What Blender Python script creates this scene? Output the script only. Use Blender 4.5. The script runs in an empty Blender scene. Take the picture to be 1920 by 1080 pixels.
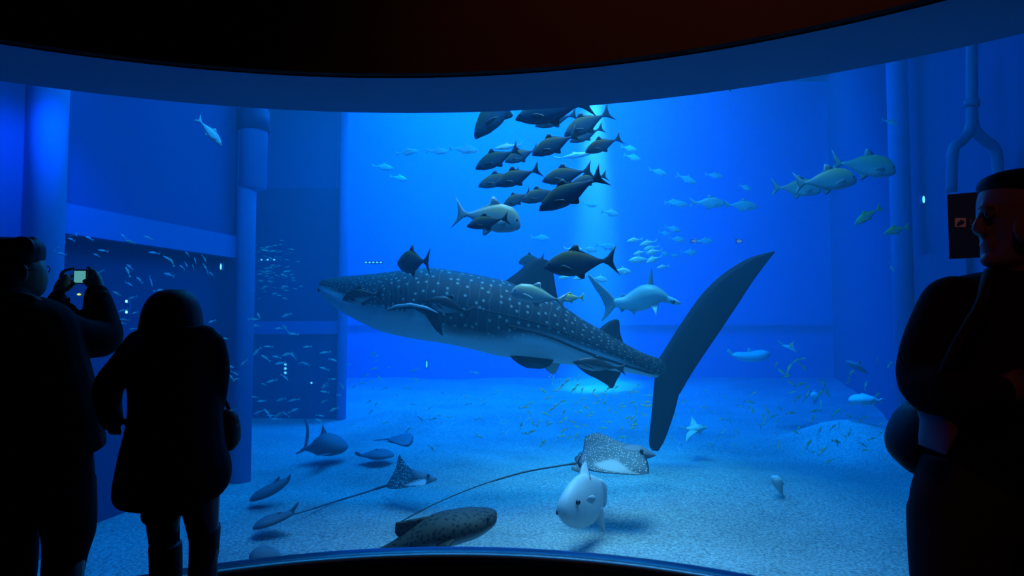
import bpy, bmesh, math, random
from mathutils import Vector, Matrix
random.seed(7)
sc = bpy.context.scene
COL = sc.collection

# ---------------------------------------------------------------- camera
FPX = 1250.0
PITCH = math.atan(64 / FPX)
EYE = Vector((0, 0, 1.4))
cam_d = bpy.data.cameras.new('camera')
cam_d.sensor_width = 36.0
cam_d.lens = 36.0 * FPX / 1920.0
cam_d.clip_end = 200
camera = bpy.data.objects.new('camera', cam_d)
COL.objects.link(camera)
camera.location = EYE
camera.rotation_euler = (math.pi / 2 + PITCH, 0, 0)
sc.camera = camera
FWD = Vector((0, math.cos(PITCH), math.sin(PITCH)))
UPV = Vector((0, -math.sin(PITCH), math.cos(PITCH)))
RGT = Vector((1, 0, 0))


def P(px, py, d):
    """Point of the place seen at photo pixel (px, py), d metres in front of the camera."""
    return EYE + d * (FWD + (px - 960) / FPX * RGT + (540 - py) / FPX * UPV)


# ---------------------------------------------------------------- world, lights, exposure
world = bpy.data.worlds.new('world')
sc.world = world
world.use_nodes = True
world.node_tree.nodes['Background'].inputs[0].default_value = (0.0, 0.0, 0.0, 1)
world.node_tree.nodes['Background'].inputs[1].default_value = 0.0
sc.view_settings.view_transform = 'Standard'
sc.view_settings.look = 'None'
sc.view_settings.exposure = 0.0
sc.view_settings.gamma = 1.0
sc.view_settings.use_curve_mapping = False
sc.cycles.use_denoising = True
sc.cycles.volume_bounces = 1
sc.cycles.max_bounces = 6
sc.cycles.diffuse_bounces = 2
sc.cycles.glossy_bounces = 2
sc.cycles.transparent_max_bounces = 8
sc.cycles.sample_clamp_indirect = 4.0


def spot(name, loc, target, power, color, angle, blend=1.0, radius=0.15):
    l = bpy.data.lights.new(name, 'SPOT')
    l.energy, l.color = power, color
    l.spot_size, l.spot_blend, l.shadow_soft_size = math.radians(angle), blend, radius
    o = bpy.data.objects.new(name, l)
    COL.objects.link(o)
    o.location = loc
    o.rotation_euler = (Vector(target) - Vector(loc)).to_track_quat('-Z', 'Y').to_euler()
    return o


def area(name, loc, target, power, color, sx, sy):
    l = bpy.data.lights.new(name, 'AREA')
    l.energy, l.color, l.shape, l.size, l.size_y = power, color, 'RECTANGLE', sx, sy
    o = bpy.data.objects.new(name, l)
    COL.objects.link(o)
    o.location = loc
    o.rotation_euler = (Vector(target) - Vector(loc)).to_track_quat('-Z', 'Y').to_euler()
    return o


# tank lamps over the water, plus two added lights
area('tank_flood_light', (-0.4, 16.5, 9.4), (-0.4, 24.0, 2.0), 7200, (0.004, 0.29, 1.0), 5.0, 3.0)
area('tank_flood_light', (0.1, 10.5, 6.3), (0.1, 10.5, 0), 760, (0.015, 0.38, 1.0), 6.0, 4.0)
area('tank_flood_light', (0.2, 4.5, 5.6), (0.4, 8.5, 0.6), 340, (0.03, 0.40, 1.0), 4.0, 0.6)  # added blue fill for the near fish sides, no lamp seen there
spot('tank_spot_light', P(1112, 80, 9.5), P(1121, 722, 21.2), 110000, (0.62, 0.80, 1.0), 14, 1.0, 0.10)
spot('tank_spot_light', (0.9, 6.1, 6.2), (0.8, 6.25, -0.6), 3100, (0.80, 0.84, 0.92), 46, 1.0, 1.7)
spot('tank_spot_light', (1.3, 9.0, 6.2), (1.2, 9.2, -0.6), 1500, (0.35, 0.90, 0.90), 44, 1.0, 0.8)  # added to brighten the yellow school, source unseen
spot('tank_spot_light', (-2.0, 13.0, 6.2), (-2.0, 13.2, -0.4), 1700, (0.0, 0.26, 1.0), 24, 1.0, 0.2)
spot('tank_spot_light', (5.0, 10.0, 6.0), (5.3, 10.3, -0.4), 2600, (0.0, 0.28, 1.0), 26, 1.0, 0.2)
spot('tank_spot_light', P(120, 96, 5.5), P(70, 620, 5.95), 210, (0.0, 0.12, 1.0), 100, 1.0, 0.12)
# weak warm lamps in the viewing hall
spot('hall_lamp', (0.9, 1.3, 4.2), (0.9, 3.05, 2.9), 60.0, (1.0, 0.30, 0.20), 90, 1.0, 0.2)
spot('hall_lamp', (-0.3, -0.8, 3.2), (1.4, 1.6, 1.5), 6.0, (1.0, 0.20, 0.10), 60, 1.0, 0.2)

# ---------------------------------------------------------------- helpers
def tag(o, label=None, cat=None, group=None, kind=None):
    if label: o['label'] = label
    if cat: o['category'] = cat
    if group: o['group'] = group
    if kind: o['kind'] = kind
    return o


def link(name, bm, mat, parent=None, smooth=True, recalc=True):
    if recalc:
        bmesh.ops.recalc_face_normals(bm, faces=bm.faces[:])
    me = bpy.data.meshes.new(name)
    bm.to_mesh(me)
    bm.free()
    for p in me.polygons:
        p.use_smooth = smooth
    for m in (mat if isinstance(mat, (list, tuple)) else [mat]):
        me.materials.append(m)
    o = bpy.data.objects.new(name, me)
    COL.objects.link(o)
    if parent is not None:
        o.parent = parent
    return o


def empty(name, loc=(0, 0, 0)):
    o = bpy.data.objects.new(name, None)
    COL.objects.link(o)
    o.location = loc
    o.empty_display_size = 0.1
    return o


def struct(name, bm, mat, smooth=False, recalc=True):
    return tag(link(name, bm, mat, None, smooth, recalc), kind='structure')


def copy_tree(o, parent=None):
    c = o.copy()
    COL.objects.link(c)
    if parent is not None:
        c.parent = parent
    for ch in list(o.children):
        copy_tree(ch, c)
    return c


def box(bm, lo, hi, mi=0):
    x0, y0, z0 = lo
    x1, y1, z1 = hi
    v = [bm.verts.new(p) for p in ((x0, y0, z0), (x1, y0, z0), (x1, y1, z0), (x0, y1, z0), (x0, y0, z1), (x1, y0, z1), (x1, y1, z1), (x0, y1, z1))]
    for f in ((0, 3, 2, 1), (4, 5, 6, 7), (0, 1, 5, 4), (1, 2, 6, 5), (2, 3, 7, 6), (3, 0, 4, 7)):
        bm.faces.new([v[i] for i in f]).material_index = mi


def prism(bm, plan, z0, z1):
    """Closed upright prism over a plan polygon."""
    a = [bm.verts.new((x, y, z0)) for x, y in plan]
    b = [bm.verts.new((x, y, z1)) for x, y in plan]
    n = len(plan)
    for i in range(n):
        j = (i + 1) % n
        bm.faces.new((a[i], a[j], b[j], b[i]))
    bm.faces.new(a[::-1])
    bm.faces.new(b)


def rings(bm, rows, cap=True, closed=True, uv=None):
    """Loft rows of points (each a ring); returns vertex rows."""
    vr = [[bm.verts.new(p) for p in r] for r in rows]
    n = len(rows[0])
    for i in range(len(vr) - 1):
        for k in range(n if closed else n - 1):
            j = (k + 1) % n
            bm.faces.new((vr[i][k], vr[i][j], vr[i + 1][j], vr[i + 1][k]))
    if cap:
        bm.faces.new(vr[0][::-1])
        bm.faces.new(vr[-1])
    return vr


def tube(bm, pts, rad, n=8):
    """Round tube along points; rad a number or one per point."""
    pts = [Vector(p) for p in pts]
    rr = rad if isinstance(rad, (list, tuple)) else [rad] * len(pts)
    rows = []
    prev = None
    for i, p in enumerate(pts):
        t = (pts[min(i + 1, len(pts) - 1)] - pts[max(i - 1, 0)]).normalized()
        ref = Vector((0, 0, 1)) if abs(t.z) < 0.9 else Vector((0, 1, 0))
        a = t.cross(ref).normalized() if prev is None else (prev - prev.dot(t) * t).normalized()
        prev = a
        b = t.cross(a)
        rows.append([p + rr[i] * (math.cos(2 * math.pi * k / n) * a + math.sin(2 * math.pi * k / n) * b) for k in range(n)])
    rings(bm, rows)


def ball(bm, c, r, seg=12, rot=None):
    m = Matrix.Translation(Vector(c))
    if rot is not None:
        m = m @ rot.to_4x4()
    r = r if isinstance(r, (list, tuple)) else (r, r, r)
    bmesh.ops.create_uvsphere(bm, u_segments=seg, v_segments=max(6, seg // 2 + 1), radius=1.0, matrix=m @ Matrix.Diagonal((*r, 1)))


def catmull(pts, n=8):
    """Smooth polyline through points (tuples of any length)."""
    out = []
    q = [pts[0]] + list(pts) + [pts[-1]]
    for i in range(1, len(q) - 2):
        for k in range(n):
            t = k / n
            out.append(tuple(0.5 * ((2 * b) + (c - a) * t + (2 * a - 5 * b + 4 * c - d) * t * t + (3 * b - a - 3 * c + d) * t ** 3)
                             for a, b, c, d in zip(q[i - 1], q[i], q[i + 1], q[i + 2])))
    out.append(tuple(pts[-1]))
    return out


def lerp_tab(tab, x):
    for (x0, y0), (x1, y1) in zip(tab, tab[1:]):
        if x <= x1:
            t = (x - x0) / (x1 - x0) if x1 > x0 else 0
            t = min(max(t, 0), 1)
            return y0 + (y1 - y0) * t
    return tab[-1][1]


# ---------------------------------------------------------------- materials
def new_mat(name):
    m = bpy.data.materials.new(name)
    m.use_nodes = True
    nt = m.node_tree
    nt.nodes.clear()
    out = nt.nodes.new('ShaderNodeOutputMaterial')
    return m, nt, out


def node(nt, typ, **kw):
    n = nt.nodes.new(typ)
    for k, v in kw.items():
        if k.startswith('i_'):
            n.inputs[k[2:].replace('_', ' ')].default_value = v
        else:
            setattr(n, k, v)
    return n


def principled(nt, out, color, rough=0.6, spec=0.3, metal=0.0):
    b = nt.nodes.new('ShaderNodeBsdfPrincipled')
    b.inputs['Base Color'].default_value = (*color, 1)
    b.inputs['Roughness'].default_value = rough
    b.inputs['Specular IOR Level'].default_value = spec
    b.inputs['Metallic'].default_value = metal
    nt.links.new(b.outputs[0], out.inputs['Surface'])
    return b


def noisy(name, c1, c2, scale=8.0, rough=0.6, spec=0.3, metal=0.0, bump=0.0, detail=3.0, coord='Object'):
    """Two-tone noise material."""
    m, nt, out = new_mat(name)
    b = principled(nt, out, c1, rough, spec, metal)
    tc = nt.nodes.new('ShaderNodeTexCoord')
    nz = node(nt, 'ShaderNodeTexNoise')
    nz.inputs['Scale'].default_value = scale
    nz.inputs['Detail'].default_value = detail
    nt.links.new(tc.outputs[coord], nz.inputs['Vector'])
    mx = node(nt, 'ShaderNodeMix', data_type='RGBA')
    mx.inputs[6].default_value = (*c1, 1)
    mx.inputs[7].default_value = (*c2, 1)
    nt.links.new(nz.outputs[0], mx.inputs[0])
    nt.links.new(mx.outputs[2], b.inputs['Base Color'])
    if bump:
        bp = nt.nodes.new('ShaderNodeBump')
        bp.inputs['Strength'].default_value = bump
        nt.links.new(nz.outputs[0], bp.inputs['Height'])
        nt.links.new(bp.outputs[0], b.inputs['Normal'])
    return m


def glow_mat(name, color, strength):
    m, nt, out = new_mat(name)
    e = nt.nodes.new('ShaderNodeEmission')
    e.inputs[0].default_value = (*color, 1)
    e.inputs[1].default_value = strength
    nt.links.new(e.outputs[0], out.inputs['Surface'])
    return m

# ---------------------------------------------------------------- the setting
CX, CY, RG, RS = -0.57, -0.24, 3.77, 3.34     # the window's round plan: centre, pane radius, near edge of the soffit
ZT, ZS, ZF, ZW = 2.56, 0.24, -0.6, 10.0        # pane top, sill top, sand level, water level
A0, A1 = math.radians(8), math.radians(172)


def arc(r, n=72, a0=A0, a1=A1):
    return [(CX + r * math.cos(a1 + (a0 - a1) * k / n), CY + r * math.sin(a1 + (a0 - a1) * k / n)) for k in range(n + 1)]


def arc_wall(bm, r0, r1, z0, z1):
    a, b = arc(r0), arc(r1)
    rows = [[(ax, ay, z0), (bx, by, z0), (bx, by, z1), (ax, ay, z1)] for (ax, ay), (bx, by) in zip(a, b)]
    rings(bm, rows)


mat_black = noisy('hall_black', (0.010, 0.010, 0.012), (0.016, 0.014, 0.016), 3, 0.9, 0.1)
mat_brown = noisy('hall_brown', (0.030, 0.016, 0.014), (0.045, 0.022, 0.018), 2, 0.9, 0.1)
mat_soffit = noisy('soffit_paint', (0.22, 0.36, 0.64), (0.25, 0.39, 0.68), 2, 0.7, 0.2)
mat_rail = noisy('sill_steel', (0.07, 0.08, 0.09), (0.10, 0.11, 0.12), 30, 0.28, 0.5, 0.9)
mat_sillwall = noisy('sill_wall', (0.02, 0.025, 0.03), (0.03, 0.035, 0.04), 6, 0.7, 0.2)
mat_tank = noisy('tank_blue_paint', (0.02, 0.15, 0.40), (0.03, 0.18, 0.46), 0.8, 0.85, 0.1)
mat_tank_dim = noisy('tank_blue_dimmed', (0.012, 0.085, 0.25), (0.016, 0.10, 0.29), 0.8, 0.85, 0.1)  # tank blue darkened to stand in for dimmer light on side walls
mat_tank_dimmer = noisy('tank_blue_dimmer', (0.006, 0.045, 0.15), (0.008, 0.055, 0.18), 0.8, 0.85, 0.1)  # darker copy again, painting in the dim light on the right
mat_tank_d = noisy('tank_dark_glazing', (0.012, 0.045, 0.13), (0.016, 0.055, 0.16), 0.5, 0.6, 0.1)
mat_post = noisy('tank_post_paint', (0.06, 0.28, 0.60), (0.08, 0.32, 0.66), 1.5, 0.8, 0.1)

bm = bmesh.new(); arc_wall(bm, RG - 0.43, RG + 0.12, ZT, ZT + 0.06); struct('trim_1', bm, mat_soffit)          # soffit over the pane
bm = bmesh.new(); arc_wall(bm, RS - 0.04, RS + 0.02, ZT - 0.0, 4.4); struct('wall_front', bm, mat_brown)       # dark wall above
bm = bmesh.new(); arc_wall(bm, RG + 0.02, RG + 0.14, ZT + 0.06, 10.2); struct('wall_tank_front', bm, mat_tank)
bm = bmesh.new(); arc_wall(bm, RG - 0.20, RG + 0.10, -0.6, 0.04); struct('wall_sill', bm, mat_sillwall)
bm = bmesh.new()
RX, RY, RR = -0.302, 0.786, 2.741               # the sill rail's own, tighter curve
a = [RR - 0.14, RR - 0.13, RR - 0.09, RR - 0.03, RR, RR]
zz = [ZS - 0.035, ZS - 0.005, ZS + 0.006, ZS + 0.002, ZS - 0.004, ZS - 0.05]
arcs = [[(RX + r * math.cos(math.radians(168 - 156 * k / 72)), RY + r * math.sin(math.radians(168 - 156 * k / 72))) for k in range(73)] for r in a]
rings(bm, [[(*arcs[k][i], zz[k]) for k in range(6)] for i in range(len(arcs[0]))]); struct('trim_2', bm, mat_rail, True)
bm = bmesh.new(); rings(bm, [[(*arcs[1][i], 0.0), (*arcs[4][i], 0.0), (*arcs[4][i], ZS - 0.04), (*arcs[1][i], ZS - 0.04)] for i in range(73)]); struct('baseboard_front', bm, mat_sillwall)

# the acrylic pane
m_pane, nt, out = new_mat('clear_acrylic')
t = nt.nodes.new('ShaderNodeBsdfTransparent'); t.inputs[0].default_value = (0.97, 0.985, 1.0, 1)
nt.links.new(t.outputs[0], out.inputs['Surface'])
bm = bmesh.new(); arc_wall(bm, RG, RG + 0.05, 0.03, ZT + 0.03); struct('window_1', bm, m_pane, True)

# hall floor, ceiling, walls (dark)
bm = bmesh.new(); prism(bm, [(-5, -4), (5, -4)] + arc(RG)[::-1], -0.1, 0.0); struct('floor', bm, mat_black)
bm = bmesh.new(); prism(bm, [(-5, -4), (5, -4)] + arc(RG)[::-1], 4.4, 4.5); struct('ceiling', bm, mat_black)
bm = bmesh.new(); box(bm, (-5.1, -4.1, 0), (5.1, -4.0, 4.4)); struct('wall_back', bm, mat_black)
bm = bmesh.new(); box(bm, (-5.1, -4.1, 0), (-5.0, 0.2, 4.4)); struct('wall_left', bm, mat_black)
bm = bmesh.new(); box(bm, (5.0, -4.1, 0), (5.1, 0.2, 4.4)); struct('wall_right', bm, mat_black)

# water
m_water, nt, out = new_mat('sea_water')
vs = nt.nodes.new('ShaderNodeVolumeScatter'); vs.inputs['Color'].default_value = (0.25, 0.8, 1.0, 1)
vs.inputs['Density'].default_value = 0.028; vs.inputs['Anisotropy'].default_value = 0.25
va = nt.nodes.new('ShaderNodeVolumeAbsorption'); va.inputs['Color'].default_value = (0.30, 0.85, 0.96, 1); va.inputs['Density'].default_value = 0.26
ad = nt.nodes.new('ShaderNodeAddShader')
nt.links.new(vs.outputs[0], ad.inputs[0]); nt.links.new(va.outputs[0], ad.inputs[1]); nt.links.new(ad.outputs[0], out.inputs['Volume'])

bm = bmesh.new(); prism(bm, arc(RG + 0.055)[::-1] + [(-4.75, 0.3), (-4.75, 6.3), (-8.5, 25), (13.5, 25), (13.5, 6.0), (4.75, 0.3)], -1.2, ZW)
w = struct('water', bm, m_water)

# sand floor, gently mounded
m_sand, nt, out = new_mat('sand')
b = principled(nt, out, (0.6, 0.6, 0.55), 0.9, 0.1)
tc = nt.nodes.new('ShaderNodeTexCoord')
n1 = node(nt, 'ShaderNodeTexNoise'); n1.inputs['Scale'].default_value = 38; n1.inputs['Detail'].default_value = 4; n1.inputs['Roughness'].default_value = 0.75
n2 = node(nt, 'ShaderNodeTexNoise'); n2.inputs['Scale'].default_value = 1.1; n2.inputs['Detail'].default_value = 4
r1 = nt.nodes.new('ShaderNodeValToRGB'); r1.color_ramp.elements[0].position = 0.38; r1.color_ramp.elements[1].position = 0.64
r1.color_ramp.elements[0].color = (0.22, 0.23, 0.22, 1); r1.color_ramp.elements[1].color = (0.70, 0.70, 0.63, 1)
r2 = nt.nodes.new('ShaderNodeValToRGB'); r2.color_ramp.elements[0].position = 0.3; r2.color_ramp.elements[1].position = 0.62
r2.color_ramp.elements[0].color = (0.72, 0.74, 0.74, 1); r2.color_ramp.elements[1].color = (1, 1, 1, 1)
mm = node(nt, 'ShaderNodeMix', data_type='RGBA', blend_type='MULTIPLY'); mm.inputs[0].default_value = 1
bp = nt.nodes.new('ShaderNodeBump'); bp.inputs['Strength'].default_value = 0.5; bp.inputs['Distance'].default_value = 0.03
nt.links.new(tc.outputs['Object'], n1.inputs[0]); nt.links.new(tc.outputs['Object'], n2.inputs[0])
nt.links.new(n1.outputs[0], r1.inputs[0]); nt.links.new(n2.outputs[0], r2.inputs[0])
nt.links.new(r1.outputs[0], mm.inputs[6]); nt.links.new(r2.outputs[0], mm.inputs[7]); nt.links.new(mm.outputs[2], b.inputs['Base Color'])
nt.links.new(n1.outputs[0], bp.inputs['Height']); nt.links.new(bp.outputs[0], b.inputs['Normal'])


def sand_z(x, y):
    z = ZF + 0.05 * math.sin(1.3 * x + 0.7 * y) * math.sin(0.9 * y - 0.4 * x + 1)
    for hx, hy, hr, hh in ((5.3, 10.6, 1.1, 0.42), (-2.0, 13.2, 1.2, 0.32), (0.2, 13.8, 1.0, 0.25), (2.9, 8.2, 1.7, 0.16)):
        d2 = ((x - hx) ** 2 + (y - hy) ** 2) / hr ** 2
        z += hh * math.exp(-d2 * 1.4)
    return z


bm = bmesh.new()
NX, NY = 130, 130
g = [[bm.verts.new((-9 + 22 * i / NX, 2.9 + 22 * j / NY, sand_z(-9 + 22 * i / NX, 2.9 + 22 * j / NY))) for i in range(NX + 1)] for j in range(NY + 1)]
for j in range(NY):
    for i in range(NX):
        bm.faces.new((g[j][i], g[j][i + 1], g[j + 1][i + 1], g[j + 1][i]))
struct('floor_sand', bm, m_sand, True)

# tank walls
bm = bmesh.new(); box(bm, (-9, 24.0, -1), (13.5, 24.3, 10.2)); struct('wall_tank_back', bm, mat_tank)

# ---------------------------------------------------------------- fish builders
def skin_mat(name, back, flank, belly, lo=-0.16, hi=0.17, rough=0.45, spec=0.35, spots=None):
    """Countershaded fish skin (pigment by height on the body), optional pale spots."""
    m, nt, out = new_mat(name)
    b = principled(nt, out, flank, rough, spec)
    tc = nt.nodes.new('ShaderNodeTexCoord')
    sx = nt.nodes.new('ShaderNodeSeparateXYZ')
    mr = nt.nodes.new('ShaderNodeMapRange')
    mr.inputs[1].default_value, mr.inputs[2].default_value = lo, hi
    nz = node(nt, 'ShaderNodeTexNoise'); nz.inputs['Scale'].default_value = 14
    ad = node(nt, 'ShaderNodeMath', operation='MULTIPLY_ADD'); ad.inputs[1].default_value = 0.22; ad.inputs[2].default_value = -0.11
    a2 = node(nt, 'ShaderNodeMath', operation='ADD')
    rp = nt.nodes.new('ShaderNodeValToRGB')
    e = rp.color_ramp.elements
    e[0].position, e[0].color = 0.12, (*belly, 1)
    e[1].position, e[1].color = 0.85, (*back, 1)
    k = e.new(0.45); k.color = (*flank, 1)
    L = nt.links.new
    L(tc.outputs['Object'], sx.inputs[0]); L(sx.outputs[2], mr.inputs[0]); L(tc.outputs['Object'], nz.inputs[0])
    L(nz.outputs[0], ad.inputs[0]); L(ad.outputs[0], a2.inputs[0]); L(mr.outputs[0], a2.inputs[1]); L(a2.outputs[0], rp.inputs[0])
    L(rp.outputs[0], b.inputs['Base Color'])
    return m


def plain(name, c, rough=0.5, spec=0.3):
    return noisy(name, c, tuple(min(1, x * 1.25) for x in c), 12, rough, spec)


M_EYE = plain('fish_eye', (0.01, 0.01, 0.012), 0.15, 0.6)
M_JACK = skin_mat('jack_skin', (0.08, 0.085, 0.035), (0.05, 0.085, 0.12), (0.12, 0.17, 0.21), rough=0.65, spec=0.15)
M_JACKFIN = plain('jack_fin', (0.035, 0.05, 0.05))
M_GT = skin_mat('trevally_skin', (0.38, 0.38, 0.20), (0.34, 0.38, 0.37), (0.58, 0.60, 0.58), rough=0.35, spec=0.5)
M_GTFIN = plain('trevally_fin', (0.34, 0.36, 0.33))
M_SILVER = skin_mat('silver_skin', (0.55, 0.58, 0.48), (0.72, 0.76, 0.78), (0.9, 0.92, 0.92), rough=0.3, spec=0.6)
M_SILVERFIN = plain('silver_fin', (0.6, 0.64, 0.62))
M_YELLOW = skin_mat('yellow_skin', (0.52, 0.46, 0.06), (0.40, 0.42, 0.30), (0.65, 0.66, 0.6))
M_YELLOWFIN = plain('yellow_fin', (0.55, 0.45, 0.04))
M_DARK = skin_mat('dark_skin', (0.012, 0.014, 0.016), (0.03, 0.035, 0.04), (0.55, 0.58, 0.6))
M_DARKFIN = plain('dark_fin', (0.03, 0.035, 0.04))
M_GREY = skin_mat('grey_skin', (0.10, 0.11, 0.12), (0.16, 0.18, 0.19), (0.34, 0.36, 0.37))
M_SMALL = skin_mat('small_fish_skin', (0.75, 0.75, 0.45), (0.90, 0.92, 0.82), (0.95, 0.96, 0.95), -0.12, 0.12, 0.3, 0.5)

OVAL = dict(up=[(0, -.01), (.04, .035), (.15, .10), (.35, .165), (.5, .165), (.7, .11), (.9, .035), (1, .022)],
            lo=[(0, .03), (.05, .05), (.2, .115), (.42, .155), (.6, .13), (.8, .065), (.92, .028), (1, .02)],
            wd=[(0, .006), (.04, .03), (.12, .052), (.35, .078), (.7, .046), (.92, .014), (1, .010)])
STEEP = dict(up=[(0, -.03), (.02, .03), (.08, .11), (.18, .175), (.38, .20), (.55, .17), (.75, .10), (.9, .035), (1, .022)],
             lo=[(0, .06), (.03, .09), (.15, .135), (.4, .165), (.6, .14), (.8, .07), (.92, .028), (1, .02)],
             wd=[(0, .01), (.03, .04), (.12, .068), (.35, .09), (.7, .05), (.92, .014), (1, .010)])
LONG = dict(up=[(0, 0), (.05, .035), (.2, .075), (.4, .09), (.65, .07), (.9, .025), (1, .018)],
            lo=[(0, .015), (.05, .035), (.2, .075), (.45, .09), (.7, .055), (.92, .022), (1, .016)],
            wd=[(0, .006), (.05, .03), (.25, .062), (.5, .06), (.8, .025), (1, .008)])


def body_bm(pr, n=15, m=14):
    bm = bmesh.new()
    rows = []
    for i in range(n + 1):
        t = (i / n) ** 1.25 if i < n else 1.0
        u, l, w = lerp_tab(pr['up'], t), lerp_tab(pr['lo'], t), lerp_tab(pr['wd'], t)
        c = (u - l) / 2
        h = max((u + l) / 2, 0.004)
        rows.append([(0.5 - t, w * math.sin(2 * math.pi * k / m), c + h * math.cos(2 * math.pi * k / m)) for k in range(m)])
    rings(bm, rows)
    return bm


def plate(bm, outline, th, plane='xz', at=(0, 0, 0), rot=None):
    """Thin lens-edged fin over an outline: full thickness inside, sharp at the rim."""
    pts = [Vector((x, 0, z)) for x, z in outline]
    c = sum(pts, Vector()) / len(pts)
    M = Matrix.Translation(Vector(at)) @ (rot.to_matrix().to_4x4() if rot is not None else Matrix.Identity(4))
    inn = [c + (p - c) * 0.72 for p in pts]
    n = len(pts)
    rim = [bm.verts.new(M @ p) for p in pts]
    for s in (1, -1):
        q = [bm.verts.new(M @ (p + Vector((0, s * th / 2, 0)))) for p in inn]
        for i in range(n):
            j = (i + 1) % n
            bm.faces.new((rim[i], rim[j], q[j], q[i]))
        bm.faces.new(q)
    bmesh.ops.triangulate(bm, faces=[f for f in bm.faces if len(f.verts) > 4])


def make_fish(name, pr, skin, fin, tail_h=0.19, dorsal=True, lobe=1.0, pect=0.2, eye=True):
    """A fish 1 m from nose to tail root, nose towards +X: body, fins, eyes."""
    r = empty(name)
    link('body', body_bm(pr), skin, r)
    h = tail_h
    bm = bmesh.new(); plate(bm, [(-.46, .022), (-.53, .05), (-.62, h * .62), (-.71, h), (-.66, h * .5), (-.615, 0.0), (-.66, -h * .5), (-.71, -h), (-.62, -h * .62), (-.53, -.05), (-.46, -.022)], .014)
    link('tail_fin', bm, fin, r)
    if dorsal:
        u = lambda x: lerp_tab(pr['up'], 0.5 - x) - 0.012
        l = lambda x: -lerp_tab(pr['lo'], 0.5 - x) + 0.012
        bm = bmesh.new(); plate(bm, [(.10, u(.10)), (-.02, u(-.02) + .085 * lobe), (-.07, u(-.07) + .10 * lobe), (-.085, u(-.085) + .035), (-.2, u(-.2) + .022), (-.4, u(-.4) + .012), (-.38, u(-.38)), (-.2, u(-.2)), (-.05, u(-.05))], .012)
        link('dorsal_fin', bm, fin, r)
        bm = bmesh.new(); plate(bm, [(.02, l(.02)), (-.09, l(-.09) - .075 * lobe), (-.13, l(-.13) - .085 * lobe), (-.14, l(-.14) - .03), (-.25, l(-.25) - .02), (-.4, l(-.4) - .012), (-.38, l(-.38)), (-.2, l(-.2)), (-.05, l(-.05))], .012)
        link('anal_fin', bm, fin, r)
    if pect:
        from mathutils import Euler
        for s in (1, -1):
            w = lerp_tab(pr['wd'], .28)
            bm = bmesh.new(); plate(bm, [(0, .02), (-.06, .022), (-.16 * pect / .2, -.02), (-.22 * pect / .2, -.07), (-.13 * pect / .2, -.05), (-.05, -.03), (0, -.02)], .008, at=(.24, s * (w + .004), -.03), rot=Euler((0, 0, -s * .28)))
            link('pectoral_fin', bm, fin, r)
    if eye:
        for s in (1, -1):
            bm = bmesh.new(); ball(bm, (.42, s * lerp_tab(pr['wd'], .085) * .93, .02), (.017, .008, .017), 8)
            link('eye', bm, M_EYE, r)
    return r


def place(root, nose, tail, d, dd=0.0, hz=1.0, roll=0.0):
    """Put a fish with its nose and its tail root at two photo pixels, d metres away; dd turns its nose away."""
    a, b = P(*nose, d + dd / 2), P(*tail, d - dd / 2)
    x = (a - b)
    L = x.length
    x.normalize()
    y = Vector((0, 0, 1)).cross(x).normalized()
    z = x.cross(y)
    R = Matrix((x, y, z)).transposed().to_4x4() @ Matrix.Rotation(roll, 4, 'X')
    root.matrix_world = Matrix.Translation((a + b) / 2) @ R @ Matrix.Diagonal((L, L, L * hz, 1))
    return root


KINDS = {}
DEEPER = {'jack': 1.2, 'trevally': 1.28, 'pale_fish': 1.1}


def fish(kind, label, cat, nose, tail, d, dd=0.0, hz=1.0, group=None, roll=0.0):
    """The first of a kind is the built one, the others are copies of it and of its parts."""
    proto, used = KINDS[kind]
    o = copy_tree(proto) if used else proto
    KINDS[kind] = (proto, True)
    for k in ('label', 'category', 'group'):
        if k in o: del o[k]
    tag(o, label, cat, group)
    return place(o, nose, tail, d, dd, hz * DEEPER.get(kind, 1.0), roll)


def at_root(name, loc, label, cat, group=None):
    return tag(empty(name, loc), label, cat, group)


def link_at(name, bm, mat, root, smooth=True):
    """Link a mesh drawn in place coordinates under its thing."""
    bmesh.ops.translate(bm, verts=bm.verts[:], vec=-root.location)
    return link(name, bm, mat, root, smooth)


def wing(bm, st, nrm, k=6):
    """Fin lofted from (leading point, trailing point, thickness) stations, lens section."""
    rows = []
    for le, te, t in st:
        up = [le + (te - le) * (i / k) + nrm * t * 1.9 * math.sqrt(i / k) * (1 - i / k) for i in range(k + 1)]
        dn = [le + (te - le) * (i / k) - nrm * t * 1.9 * math.sqrt(i / k) * (1 - i / k) for i in range(k - 1, 0, -1)]
        rows.append(up + dn)
    rings(bm, rows)


def px_wing(bm, pairs, t, nrm=None):
    """pairs: (lx, ly, tx, ty, depth)"""
    pairs = catmull(pairs, 4)
    st = [(P(a, b, d), P(c, e, d), t * (1 - 0.75 * i / max(1, len(pairs) - 1))) for i, (a, b, c, e, d) in enumerate(pairs)]
    wing(bm, st, nrm or FWD)


def px_body(bm, st, m=20, uvs=None):
    """st: (top px, bottom px, depth, half width m); returns rows of points."""
    rows = []
    for (tx, ty, bx, by, d, w) in st:
        T, B = P(tx, ty, d), P(bx, by, d)
        c, v = (T + B) / 2, (T - B) / 2
        rows.append([c + math.cos(2 * math.pi * k / m) * v + math.sin(2 * math.pi * k / m) * w * FWD for k in range(m)])
    return rows

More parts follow.
